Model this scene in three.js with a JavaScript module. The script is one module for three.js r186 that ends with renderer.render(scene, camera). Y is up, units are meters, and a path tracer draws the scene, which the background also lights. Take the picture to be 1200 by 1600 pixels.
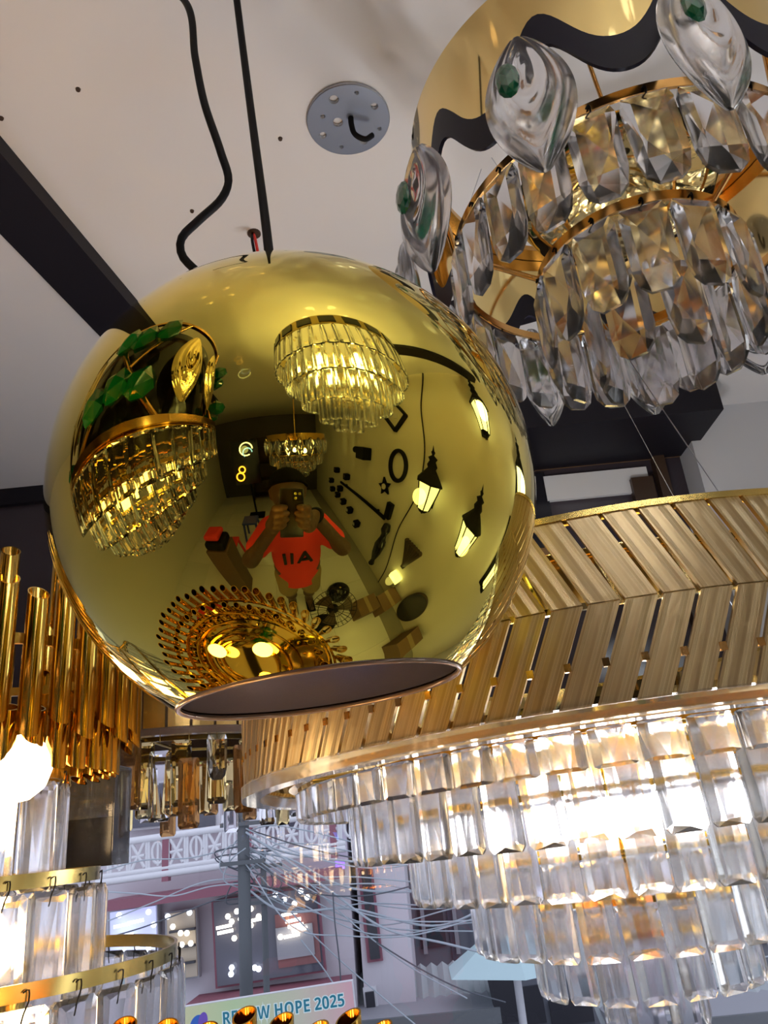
import * as THREE from 'three';
import { mergeGeometries, mergeVertices } from 'three/addons/utils/BufferGeometryUtils.js';
import { ConvexGeometry } from 'three/addons/geometries/ConvexGeometry.js';
import { RoundedBoxGeometry } from 'three/addons/geometries/RoundedBoxGeometry.js';
import { MarchingCubes } from 'three/addons/objects/MarchingCubes.js';

// ---------------------------------------------------------------- camera, sky, exposure
const scene = new THREE.Scene();
const V = (x, y, z) => new THREE.Vector3(x, y, z);
const EYE = V(0, 1.6, 0), FOCAL = 1208;                            // focal length in pixels of the 1200 x 1600 frame
const camRight = V(0.99525, -0.09001, -0.037), camUp = V(0.09731, 0.92053, 0.37837), camBack = V(0, -0.38017, 0.92492);
const camera = new THREE.PerspectiveCamera(2 * Math.atan(800 / FOCAL) * 180 / Math.PI, 0.75, 0.005, 200);
camera.position.copy(EYE);
camera.quaternion.setFromRotationMatrix(new THREE.Matrix4().makeBasis(camRight, camUp, camBack));
scene.add(camera);
scene.background = new THREE.Color().setRGB(0.62, 0.66, 0.78);      // flat overcast daylight over the street
scene.backgroundIntensity = 2.0;
const renderer = new THREE.WebGLRenderer({ antialias: true });
renderer.toneMapping = THREE.LinearToneMapping;
renderer.toneMappingExposure = 0.8;
renderer.shadowMap.enabled = true;

// ---------------------------------------------------------------- helpers
let seedValue = 7;
const rnd = () => { seedValue = (seedValue * 1664525 + 1013904223) >>> 0; return seedValue / 4294967296; };
const rr = (a, b) => a + (b - a) * rnd();
const TAU = Math.PI * 2;
const ray = (px, py) => V(0, 0, 0).addScaledVector(camRight, px - 600).addScaledVector(camUp, 800 - py).addScaledVector(camBack, -FOCAL).normalize();
const at = (px, py, d) => ray(px, py).multiplyScalar(d).add(EYE);                       // a point seen there at distance d
const atZ = (px, py, z) => { const r = ray(px, py); return r.multiplyScalar(z / r.z).add(EYE); };   // ... on the upright plane z
const taken = new Map();
const numbered = (n) => { const k = taken.get(n) ?? 0; taken.set(n, k + 1); return k ? n + '_' + String(k).padStart(3, '0') : n; };
function shadows(o) { o.castShadow = true; o.receiveShadow = true; return o; }
function part(name, geo, mat, parent, p, rot) {
  const m = shadows(new THREE.Mesh(geo, mat)); m.name = name;
  if (p) m.position.copy(p.isVector3 ? p : V(...p));
  if (rot) m.rotation.set(...rot);
  parent.add(m); return m;
}
function thing(name, label, category, p = [0, 0, 0], group) {
  const g = new THREE.Group(); g.name = numbered(name); g.position.copy(p.isVector3 ? p : V(...p));
  g.userData = { label, category }; if (group) g.userData.group = group;
  scene.add(g); return g;
}
function single(name, label, category, geo, mat, p, group) {
  const m = part(numbered(name), geo, mat, scene, p); m.userData = { label, category }; if (group) m.userData.group = group; return m;
}
function struct(name, geo, mat, p, label, category) {
  const m = part(name, geo, mat, scene, p); m.userData = { kind: 'structure', label, category }; return m;
}
const box = (w, h, d) => new THREE.BoxGeometry(w, h, d);
const rbox = (w, h, d, r = 0.004) => new RoundedBoxGeometry(w, h, d, 2, r);
const cyl = (r0, r1, h, n = 20, open = false) => new THREE.CylinderGeometry(r0, r1, h, n, 1, open);
const tube = (pts, r, n = 40, s = 8) => new THREE.TubeGeometry(new THREE.CatmullRomCurve3(pts), n, r, s);
function rod(a, b, r, n = 8) {                                       // straight round bar from a to b
  const g = cyl(r, r, a.distanceTo(b), n), q = new THREE.Quaternion().setFromUnitVectors(V(0, 1, 0), b.clone().sub(a).normalize());
  return g.applyQuaternion(q).translate((a.x + b.x) / 2, (a.y + b.y) / 2, (a.z + b.z) / 2);
}
const moved = (g, x, y, z) => g.translate(x, y, z);
const flat = (g) => { const f = g.index ? g.toNonIndexed() : g; f.computeVertexNormals(); return f; };
// upright band of given thickness round the y axis; top and bottom edges are functions of the angle
function band(r, top, bottom, thick, n = 96, a0 = 0, a1 = TAU) {
  const P = [], I = [], f = (q, a) => (typeof q === 'function' ? q(a) : q);
  for (let i = 0; i <= n; i++) {
    const a = a0 + (a1 - a0) * i / n, c = Math.sin(a), s = Math.cos(a), t = f(top, a), b = f(bottom, a);
    for (const [q, y] of [[r, t], [r, b], [r, b], [r - thick, b], [r - thick, b], [r - thick, t], [r - thick, t], [r, t]]) P.push(c * q, y, s * q);
    if (i < n) for (let k = 0; k < 4; k++) { const u = i * 8 + k * 2, v = u + 8; I.push(u, u + 1, v, v, u + 1, v + 1); }
  }
  const g = new THREE.BufferGeometry(); g.setAttribute('position', new THREE.Float32BufferAttribute(P, 3)); g.setIndex(I); g.computeVertexNormals(); return g;
}
function mat(color, roughness, metalness = 0, extra = {}) {
  const c = new THREE.Color(); Array.isArray(color) ? c.setRGB(...color) : c.set(color);
  const { emit, ...rest } = extra;
  const m = new THREE.MeshPhysicalMaterial({ color: c, roughness, metalness, side: THREE.DoubleSide, ...rest });
  if (emit) { m.emissive = new THREE.Color().setRGB(...emit.slice(0, 3)); m.emissiveIntensity = emit[3] ?? 1; }
  return m;
}
function canvas(w, h, draw) {
  const c = document.createElement('canvas'); c.width = w; c.height = h; draw(c.getContext('2d'), w, h);
  const t = new THREE.CanvasTexture(c); t.colorSpace = THREE.SRGBColorSpace; t.wrapS = t.wrapT = THREE.RepeatWrapping; return t;
}
function lamp(parent, x, y, z, color, candela, radius = 1) {         // the light that a glowing bulb gives
  const l = new THREE.PointLight(new THREE.Color().setRGB(...color), candela * LAMPS); l.position.set(x, y, z);
  l.castShadow = true; l.shadow.radius = radius; parent.add(l); return l;
}
const bulbShape = (r) => new THREE.LatheGeometry([[0, -1], [0.5, -0.87], [0.87, -0.5], [1, 0], [0.9, 0.45], [0.6, 0.95], [0.42, 1.25], [0.42, 1.45], [0, 1.45]].map(([x, y]) => new THREE.Vector2(x * r, y * r)), 20);
const socketShape = (r) => new THREE.LatheGeometry([[0, 0], [0.5, 0], [0.5, 0.5], [0.44, 0.6], [0.5, 0.7], [0.44, 0.8], [0.4, 1.2], [0, 1.2]].map(([x, y]) => new THREE.Vector2(x * r, y * r)), 16);

const LAMPS = 0.06;                                                  // all lamps of the shop together
const AMBER = [1, 0.6, 0.22];
const WARM = [1, 0.7, 0.38], COOL = [0.92, 0.95, 1], SOFT = [1, 0.93, 0.82];
const M = {
  ceiling: mat([0.68, 0.66, 0.66], 0.4, 0, { clearcoat: 1, clearcoatRoughness: 0.03 }),
  cream: mat([0.74, 0.71, 0.64], 0.6),
  paleWall: mat([0.7, 0.69, 0.7], 0.55),
  tile: [mat([0.72, 0.73, 0.79], 0.14), mat([0.69, 0.7, 0.76], 0.14), mat([0.75, 0.75, 0.81], 0.14)],
  grout: mat([0.3, 0.28, 0.25], 0.8),
  black: mat([0.006, 0.0055, 0.007], 0.65, 0, { specularIntensity: 0.4 }),
  blackGloss: mat([0.012, 0.011, 0.016], 0.12),
  darkBeam: mat([0.009, 0.007, 0.011], 0.5, 0, { specularIntensity: 0.5 }),
  navy: mat([0.007, 0.0065, 0.02], 0.4, 0, { specularIntensity: 0.5 }),
  wood: mat([0.2, 0.1, 0.035], 0.4),
  darkWood: mat([0.05, 0.026, 0.014], 0.4),
  transom: mat([0.045, 0.034, 0.042], 0.1),
  globeGold: mat([0.76, 0.62, 0.1], 0.008, 1, { clearcoat: 1, clearcoatRoughness: 0.0 }),
  globeInside: mat([0.62, 0.62, 0.74], 0.16, 0.8),
  gold: mat([0.82, 0.5, 0.1], 0.1, 1),
  goldMirror: mat([0.9, 0.68, 0.28], 0.05, 1),
  roseGold: mat([0.72, 0.4, 0.13], 0.16, 1),
  brass: mat([0.62, 0.46, 0.15], 0.22, 1),
  steel: mat([0.42, 0.44, 0.5], 0.38, 1),
  chrome: mat([0.8, 0.8, 0.82], 0.08, 1),
  crystal: mat([0.98, 0.97, 1], 0.03, 0, { transmission: 1, thickness: 0.02, ior: 1.5, specularIntensity: 1 }),
  crystalGrey: mat([0.96, 0.955, 0.985], 0.11, 0, { transmission: 1, thickness: 0.02, ior: 1.5 }),
  crystalMilky: mat([0.98, 0.975, 1], 0.13, 0, { transmission: 1, thickness: 0.02, ior: 1.5 }),
  crystalSmoke: mat([0.55, 0.3, 0.12], 0.02, 0, { transmission: 0.85, thickness: 0.02, ior: 1.5 }),
  amberCrystal: mat([1, 0.78, 0.36], 0, 0, { transmission: 1, thickness: 0.02, ior: 1.5 }),
  acrylic: mat([0.97, 0.97, 1], 0.08, 0, { transmission: 0.92, thickness: 0.01, ior: 1.45 }),
  pane: mat([0.97, 0.98, 1], 0, 0, { transmission: 1, thickness: 0, ior: 1.5 }),
  smokedPane: mat([0.55, 0.56, 0.6], 0.03, 0, { transmission: 0.9, thickness: 0, ior: 1.5 }),
  gem: mat([0.002, 0.1, 0.045], 0.08, 0, { clearcoat: 1 }),
  bulbCool: mat([0.95, 0.95, 0.95], 0.4, 0, { emit: [...COOL, 14] }),
  bulbBright: mat([0.95, 0.95, 0.95], 0.4, 0, { emit: [...COOL, 24] }),
  bulbWarm: mat([0.95, 0.9, 0.8], 0.4, 0, { emit: [1, 0.82, 0.5, 10] }),
  bulbWarmBright: mat([0.95, 0.9, 0.8], 0.4, 0, { emit: [1, 0.7, 0.36, 14] }),
  bulbOff: mat([0.75, 0.73, 0.68], 0.35),
  skin: mat([0.085, 0.042, 0.026], 0.5),
  red: mat([0.75, 0.035, 0.025], 0.75),
};
// ---------------------------------------------------------------- the room
const ROOM = { x0: -2.1, x1: 1.15, z0: -2, z1: 4, y1: 2.6 };
const ceiling = struct('ceiling', box(3.5, 0.15, 6.3), M.ceiling, [-0.475, 2.675, 1], 'glossy off-white shop ceiling', 'ceiling');
for (const [px, py] of [[438, 217], [2, 185], [122, 140], [300, 330]]) {            // screw heads left in the ceiling
  const r = ray(px, py), p = r.multiplyScalar(0.999 / r.y).add(EYE); part('screw_head', cyl(0.004, 0.003, 0.004, 8), M.darkWood, ceiling, p.sub(ceiling.position));
}
const floor = struct('floor', box(3.5, 0.15, 6.3), M.grout, [-0.475, -0.079, 1], 'pale marble tiled shop floor', 'floor');
{ const g = box(0.597, 0.008, 0.597); let k = 0;
  for (let x = -1.8; x < 1.16; x += 0.6) for (let z = -1.7; z < 4; z += 0.6) part('floor_tile', g, M.tile[(k++ * 7) % 3], floor, [x + 0.475, 0.075, z - 1]); }
struct('wall_right', box(0.15, 2.75, 6.3), M.cream, [1.225, 1.225, 1], 'cream painted wall covered with wall lamps', 'wall');
struct('wall_left', box(0.15, 2.75, 6.3), M.paleWall, [-2.175, 1.225, 1], 'pale painted side wall', 'wall');
struct('wall_back', box(3.5, 2.75, 0.15), mat([0.09, 0.075, 0.08], 0.6), [-0.475, 1.225, 4.075], 'dark back wall of the shop', 'wall');
// shop front: lintel over the glass, white pillar at its right end
const lintel = struct('wall_front', box(3.0, 0.74, 0.12), M.transom, [-0.65, 2.23, -2.06], 'dark glossy fascia over the shop window', 'wall');
part('cornice_board', box(3.0, 0.05, 0.02), M.darkBeam, lintel, [0, 0.345, 0.07]);
part('wood_strip', box(1.0, 0.036, 0.025), M.wood, lintel, [1.0, 0.29, 0.0725]);
part('wood_strip', box(0.36, 0.026, 0.025), M.wood, lintel, [0.98, 0.02, 0.0725]);
part('wood_post', box(0.03, 0.5, 0.03), M.darkWood, lintel, [1.43, 0.02, 0.075]);
part('pale_reflection', box(0.29, 0.075, 0.012), M.paleWall, lintel, [1.25, 0.21, 0.066]);  // pale board added in place of a white reflection in the glossy fascia
part('brown_block', box(0.06, 0.16, 0.03), M.darkWood, lintel, [1.37, 0.13, 0.075]);
part('dark_panel', box(0.36, 0.22, 0.01), M.blackGloss, lintel, [0.93, 0.15, 0.065]);
struct('wall_front_right', box(0.29, 2.6, 0.16), mat([0.5, 0.5, 0.52], 0.6), [0.995, 1.3, -1.98], 'white pillar at the end of the shop window', 'wall');
part('trim_1', box(0.07, 0.03, 2.6), M.darkBeam, scene).userData = { kind: 'structure', label: 'black channel across the ceiling above the gold globe', category: 'trim' };
{ // black channels on the ceiling, laid along lines read from the photograph
  const strip = (name, a, b, w, label) => {
    const d = b.clone().sub(a), m = name === 'trim_1' ? scene.getObjectByName('trim_1') : part(name, box(1, 1, 1), M.darkBeam, scene);
    m.geometry = box(w, 0.03, d.length()); m.position.copy(a).add(b).multiplyScalar(0.5); m.rotation.y = Math.atan2(d.x, d.z);
    m.userData = { kind: 'structure', label, category: 'trim' };
  };
  strip('trim_1', V(-1.02, 2.584, 1.7), V(-0.425, 2.584, -1.6), 0.105, 'black channel crossing the ceiling at upper left');
  strip('trim_2', V(0.18, 2.585, -1.38), V(1.14, 2.585, -1.08), 0.11, 'black channel on the ceiling behind the crystal chandelier');
  strip('trim_3', V(0.7, 2.585, 0.16), V(1.13, 2.585, -0.62), 0.12, 'black channel where the ceiling meets the lamp wall');
}
struct('trim_4', box(0.95, 0.1, 0.26), M.darkBeam, [0.4, 2.55, -1.86], 'dark boxed beam under the ceiling by the shop window', 'trim');
// shop window
const win = struct('window_1', box(2.95, 1.86, 0.012), M.pane, [-0.65, 0.93, -2.04], 'large clear shop window towards the street', 'window');
part('window_frame', box(0.04, 1.86, 0.05), M.steel, win, [1.455, 0, 0]);
part('window_frame', box(0.04, 1.86, 0.05), M.steel, win, [-1.455, 0, 0]);
part('window_frame', box(2.95, 0.05, 0.05), M.steel, win, [0, 0.905, 0]);

// round steel hook plate on the ceiling
{ const t = thing('ceiling_hook_plate', 'round steel mounting plate with holes and a hook on the ceiling', 'hook plate', [0.004, 2.6, -0.857]);
  const sh = new THREE.Shape(); sh.absarc(0, 0, 0.062, 0, TAU);
  for (const [a, r, q] of [[0.5, 0.046, 0.006], [2.0, 0.044, 0.0075], [3.6, 0.046, 0.006], [5.2, 0.044, 0.0065], [1.25, 0.05, 0.0035], [2.8, 0.04, 0.004], [4.4, 0.048, 0.0035], [5.9, 0.05, 0.0035], [3.1, 0.016, 0.008]]) {
    const h = new THREE.Path(); h.absarc(Math.cos(a) * r, Math.sin(a) * r, q, 0, TAU, true); sh.holes.push(h); }
  part('plate', new THREE.ExtrudeGeometry(sh, { depth: 0.004, bevelEnabled: true, bevelSize: 0.001, bevelThickness: 0.001, bevelSegments: 1, curveSegments: 24 }).rotateX(Math.PI / 2), M.steel, t, [0, -0.001, 0]);
  part('hook', tube([V(0.004, -0.004, 0.006), V(0.004, -0.02, 0.006), V(0.008, -0.038, 0.004), V(0.022, -0.045, 0.0), V(0.034, -0.034, -0.004)], 0.0042, 20, 8), M.black, t);
}
// cut cable ends coming out of the ceiling
{ const t = thing('cable_stub', 'short red and black wires poking from a hole in the ceiling', 'wire', [0, 0, 0]);
  const h = (px, py, dy) => { const r = ray(px, py); return r.multiplyScalar(dy / r.y).add(EYE); };
  part('hole_rim', cyl(0.012, 0.012, 0.003, 16), M.darkWood, t, h(397, 365, 0.999));
  part('red_wire', tube([h(396, 365, 1), h(399, 375, 0.97), h(404, 400, 0.93)], 0.0026, 16, 6), M.red, t);
  part('black_wire', tube([h(395, 365, 1), h(394, 375, 0.97), h(399, 402, 0.93)], 0.0026, 16, 6), M.black, t);
}
// ---------------------------------------------------------------- the gold globe pendant
const GLOBE = V(-0.0538, 1.8032, -0.4533), GR = 0.15;
{
  const axis = V(0.06, -1, -0.03).normalize(), h = 0.125;
  const t = thing('globe_pendant', 'large mirrored gold glass globe pendant open at the bottom, hanging on black cable', 'pendant lamp', GLOBE);
  const q = new THREE.Quaternion().setFromUnitVectors(V(0, -1, 0), axis);
  const a1 = Math.acos(-h / GR), N = 96, pts = [], inner = [];
  for (let i = 0; i <= N; i++) { const a = 0.09 + (a1 - 0.09) * i / N; pts.push(new THREE.Vector2(Math.sin(a) * GR, Math.cos(a) * GR)); inner.push(new THREE.Vector2(Math.sin(a) * (GR - 0.003), Math.cos(a) * (GR - 0.003))); }
  const shade = part('shade', new THREE.LatheGeometry(pts, 160), M.globeGold, t); shade.quaternion.copy(q);
  part('lining', new THREE.LatheGeometry(inner, 120), M.globeInside, shade);
  const re = Math.sqrt(GR * GR - h * h);
  part('rim', new THREE.TorusGeometry(re - 0.0012, 0.0018, 10, 120).rotateX(Math.PI / 2), mat([0.2, 0.15, 0.12], 0.15, 0.6), shade, [0, -h, 0]);
  const cap = part('cap', new THREE.LatheGeometry([[0, 0.03], [0.006, 0.03], [0.008, 0.012], [0.014, 0.006], [0.016, -0.004], [0, -0.004]].map(([x, y]) => new THREE.Vector2(x, y)), 24), M.brass, t);
  cap.quaternion.copy(q); const top = axis.clone().multiplyScalar(-GR); cap.position.copy(top);
  const g = (p) => p.clone().sub(GLOBE);
  part('cable', tube([top.clone().addScaledVector(axis, -0.02), g(at(414, 340, 0.66)), g(at(393, 180, 0.8)), g(at(370, 0, 0.97)), g(V(-0.1087, 2.6, -0.49))], 0.0036, 40, 8), M.black, t);
  part('slack_cord', tube([[330, 440, 0.66], [302, 419, 0.66], [284, 398, 0.665], [283, 374, 0.67], [310, 345, 0.68], [346, 311, 0.69], [357, 283, 0.7], [345, 238, 0.72], [319, 160, 0.77], [305, 90, 0.82], [291, 5, 0.9]].map((a) => g(at(...a))).concat([g(V(-0.28, 2.6, -0.6))]), 0.0034, 120, 8), M.black, t);
}
// ---------------------------------------------------------------- cut crystals
const hull = (pts) => new ConvexGeometry(pts.map((p) => V(...p)));
function dropCrystal(w, h, d, variant = 0) {                          // tall slab with a rounded foot and star-cut faces, hung from y = 0
  const x = w / 2, P = [];
  for (const [px, py] of [[-0.86, 0], [0.86, 0], [-1, -0.1], [1, -0.1], [-0.96, -0.72], [0.96, -0.72], [-0.78, -0.9], [0.78, -0.9], [-0.4, -0.985], [0.4, -0.985]]) { P.push([px * x, py * h, d * 0.12], [px * x, py * h, -d * 0.12]); }
  const s = variant % 2 ? -1 : 1;
  P.push([-0.62 * x, -0.12 * h, d * 0.4], [0.62 * x, -0.12 * h, d * 0.4], [-0.6 * x, -0.76 * h, d * 0.4], [0.6 * x, -0.76 * h, d * 0.4]);
  P.push([0.3 * x * s, -0.2 * h, -d * 0.44], [-0.35 * x * s, -0.5 * h, -d * 0.5], [0.25 * x * s, -0.76 * h, -d * 0.42]);
  return hull(P);
}
function barCrystal(w, h, d, variant = 0) {                           // flat bar with bevelled edges and long facets, hung from y = 0
  const x = w / 2, P = [];
  for (const [px, py] of [[-0.82, 0], [0.82, 0], [-1, -0.04], [1, -0.04], [-1, -0.95], [1, -0.95], [-0.8, -1], [0.8, -1]]) P.push([px * x, py * h, d * 0.16], [px * x, py * h, -d * 0.16]);
  const s = variant % 2 ? -1 : 1;
  P.push([-0.55 * x, -0.08 * h, d * 0.45], [0.6 * x, -0.1 * h, d * 0.42], [-0.6 * x, -0.9 * h, d * 0.42], [0.6 * x, -0.9 * h, d * 0.42]);
  P.push([-0.55 * x, -0.06 * h, -d * 0.36], [0.55 * x, -0.06 * h, -d * 0.36], [-0.2 * s * x, -0.94 * h, -d * 0.5], [0.55 * s * x, -0.92 * h, -d * 0.4]);
  return hull(P);
}
function leafCrystal(w, h, d) {                                       // pointed oval with moulded, rippling ridges
  const P = [], I = [], nt = 30, ns = 20;
  for (const side of [1, -1]) {
    const o = P.length / 3;
    for (let i = 0; i <= nt; i++) for (let j = 0; j <= ns; j++) {
      const t = i / nt, s = j / ns * 2 - 1, half = Math.pow(Math.sin(Math.PI * Math.min(1, t * 0.94 + 0.04)), 0.75);
      const rho = Math.sqrt(s * s + Math.pow((t - 0.32) * 1.35, 2)), rip = side > 0 ? 0.17 * Math.sin(rho * 17) * (1 - s * s) : 0;
      P.push(s * half * w / 2, -t * h, side * d / 2 * half * ((1 - s * s) * 0.85 + 0.05 + rip));
    }
    for (let i = 0; i < nt; i++) for (let j = 0; j < ns; j++) { const a = o + i * (ns + 1) + j, b = a + ns + 1; side > 0 ? I.push(a, b, a + 1, a + 1, b, b + 1) : I.push(a, a + 1, b, a + 1, b + 1, b); }
  }
  const g = new THREE.BufferGeometry(); g.setAttribute('position', new THREE.Float32BufferAttribute(P, 3)); g.setIndex(I); const m = mergeVertices(g, 1e-5); m.computeVertexNormals(); return m;
}
const hookShape = tube([V(0, 0.006, 0.002), V(0.003, 0.01, 0.001), V(0.003, 0.003, 0), V(0, -0.002, 0), V(-0.002, -0.006, 0), V(0, -0.009, 0.002)], 0.0011, 12, 5);
const wireHook = tube([V(0, 0.01, 0.001), V(0.0035, 0.012, 0.002), V(0.004, 0.004, 0.002), V(0.001, -0.004, 0.001), V(-0.001, -0.012, 0)], 0.0007, 12, 5);
const pinShape = mergeGeometries([cyl(0.0012, 0.0012, 0.012, 6).translate(0, 0.002, 0), new THREE.SphereGeometry(0.003, 8, 6).translate(0, 0.004, 0)]);
// crystals round the y axis at radius r, each with its little hook; skip() may leave some out
function ringOf(parent, n, r, y, shapes, material, { offset = 0, name = 'crystal', hook = hookShape, hookMat = M.black, jitter = 0.05, skip } = {}) {
  for (let i = 0; i < n; i++) {
    const a = offset + TAU * i / n; if (skip && skip(a)) continue;
    const c = part(name, shapes[i % shapes.length], material, parent, [Math.sin(a) * r, y, Math.cos(a) * r], [0, a + rr(-jitter, jitter), rr(-0.02, 0.02)]);
    if (hook) part('hook', hook, hookMat, c);
  }
}

// ---------------------------------------------------------------- upper right chandelier
{
  const c = V(0.3, 0, -0.69), t = thing('crystal_chandelier', 'unlit crystal chandelier with mirrored gold band and black scalloped edge, close under ceiling', 'chandelier', [c.x, 2.185, c.z]);
  const Y = (y) => y - 2.185, waves = 11, ph = 1.23;
  const wave = (a) => Y(2.243) + 0.034 * Math.sin(waves * a + ph) + 0.004 * Math.sin(2 * waves * a + 1);
  part('gold_band', band(0.225, Y(2.35), wave, 0.002, 264), M.goldMirror, t);
  part('scalloped_edge', band(0.2275, (a) => wave(a) + 0.004, (a) => wave(a) - 0.036, 0.004, 264), M.navy, t);
  part('support_ring', band(0.222, Y(2.35), Y(2.342), 0.02, 96), M.roseGold, t);
  part('ring', band(0.194, Y(2.19), Y(2.18), 0.003, 120), M.roseGold, t);
  part('ring', band(0.108, Y(2.145), Y(2.134), 0.003, 96), M.roseGold, t);
  part('ceiling_cup', cyl(0.06, 0.05, 0.03, 32), M.roseGold, t, [0, Y(2.585), 0]);
  for (let i = 0; i < 3; i++) {
    const a = 0.5 + i * TAU / 3, s = Math.sin(a), k = Math.cos(a);
    part('strut', rod(V(s * 0.192, Y(2.185), k * 0.192), V(s * 0.212, Y(2.345), k * 0.212), 0.004, 8), M.roseGold, t);
    part('strut', rod(V(s * 0.212, Y(2.345), k * 0.212), V(s * 0.03, Y(2.575), k * 0.03), 0.003, 8), M.roseGold, t);
    part('cross_bar', rod(V(s * 0.192, Y(2.185), k * 0.192), V(s * 0.106, Y(2.14), k * 0.106), 0.003, 8), M.roseGold, t);
  }
  part('inner_cup', new THREE.LatheGeometry([[0.0, 0.0], [0.05, 0.0], [0.1, 0.02], [0.115, 0.05]].map(([x, y]) => new THREE.Vector2(x, y)), 48), M.goldMirror, t, [0, Y(2.2), 0]);
  const shapes = [dropCrystal(0.046, 0.1, 0.016, 0), dropCrystal(0.045, 0.1, 0.017, 1)];
  ringOf(t, 25, 0.194, Y(2.176), shapes, M.crystalGrey, { offset: 0.06 });
  ringOf(t, 14, 0.108, Y(2.13), shapes, M.crystalGrey, { offset: 0.2 });
  ringOf(t, 7, 0.06, Y(2.1), shapes, M.crystalGrey, { offset: 0.2, hook: null });
  // pointed oval crystals with green stones on the outer edge
  const leaf = leafCrystal(0.078, 0.155, 0.032), stone = flat(new THREE.IcosahedronGeometry(0.0135, 1)).scale(0.8, 1.5, 0.4);
  for (let i = 0; i < waves; i++) {
    const a = (Math.PI / 2 - ph + TAU * i) / waves - 0.06, l = part('leaf_crystal', leaf, M.crystalGrey, t, [Math.sin(a) * 0.25, Y(2.24), Math.cos(a) * 0.25], [0, a + 0.25, 0]);
    part('green_stone', stone, M.gem, l, [-0.014, -0.06, 0.0145]);
  }
  const wiring = part('cable_end', tube([V(-0.215, 0.06, 0.03), V(-0.232, 0.05, 0.04), V(-0.238, 0.035, 0.045), V(-0.235, 0.02, 0.04)], 0.0025, 16, 6), M.red, t);
  part('tape', cyl(0.006, 0.005, 0.016, 8), M.black, wiring, [-0.239, 0.033, 0.045]);
}
// ---------------------------------------------------------------- lower right drum chandelier
function slantedSlat(r, y0, y1, slant, w, depth, bulge = 0) {          // one slat on a drum, centred on angle 0 at its lower edge
  const P = [], U = [], I = [], n = 4, m = 3;
  for (let i = 0; i <= n; i++) for (let j = 0; j <= m; j++) for (const o of [1, 0]) {
    const v = i / n, a = (slant * v + w * (j / m - 0.5)) / r, q = r + bulge * v + (o ? depth : 0);
    P.push(Math.sin(a) * q, y0 + (y1 - y0) * v, Math.cos(a) * q); U.push(j / m, v);
  }
  const id = (i, j, o) => (i * (m + 1) + j) * 2 + (o ? 0 : 1), quad = (a, b, c, d) => I.push(a, b, c, a, c, d);
  for (let i = 0; i < n; i++) for (let j = 0; j < m; j++) quad(id(i, j, 1), id(i, j + 1, 1), id(i + 1, j + 1, 1), id(i + 1, j, 1));
  for (let i = 0; i < n; i++) { quad(id(i, 0, 0), id(i, 0, 1), id(i + 1, 0, 1), id(i + 1, 0, 0)); quad(id(i, m, 1), id(i, m, 0), id(i + 1, m, 0), id(i + 1, m, 1)); }
  for (let j = 0; j < m; j++) { quad(id(0, j, 0), id(0, j + 1, 0), id(0, j + 1, 1), id(0, j, 1)); quad(id(n, j, 1), id(n, j + 1, 1), id(n, j + 1, 0), id(n, j, 0)); }
  const g = new THREE.BufferGeometry(); g.setAttribute('position', new THREE.Float32BufferAttribute(P, 3)); g.setAttribute('uv', new THREE.Float32BufferAttribute(U, 2)); g.setIndex(I); return flat(g);
}
const ribTexture = canvas(256, 16, (x, w, h) => {                      // fine lengthwise ribs of the slats
  x.fillStyle = '#c3ad84'; x.fillRect(0, 0, w, h);
  for (const [a, b] of [[20, 60], [150, 205]]) for (let i = a; i < b; i += 9) { x.fillStyle = '#a8946c'; x.fillRect(i, 0, 3, h); x.fillStyle = '#dccba6'; x.fillRect(i + 3, 0, 3, h); }
  for (let i = 0; i < 14; i++) { x.fillStyle = ['#b8a27a', '#cbb78f', '#b19a70'][i % 3]; x.fillRect(rr(0, w), 0, rr(4, 16), h); }
});
const ribBump = canvas(256, 16, (x, w, h) => { x.fillStyle = '#808080'; x.fillRect(0, 0, w, h); for (const [a, b] of [[20, 60], [150, 205]]) for (let i = a; i < b; i += 9) { x.fillStyle = '#404040'; x.fillRect(i, 0, 3, h); x.fillStyle = '#c0c0c0'; x.fillRect(i + 3, 0, 3, h); } });
ribBump.colorSpace = THREE.NoColorSpace;
const slatMat = mat([0.96, 0.95, 0.94], 0.3, 0.9, { map: ribTexture, bumpMap: ribBump, bumpScale: 0.0002 });
const DRUM = V(0.232, 1.6, -0.972);
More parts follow.
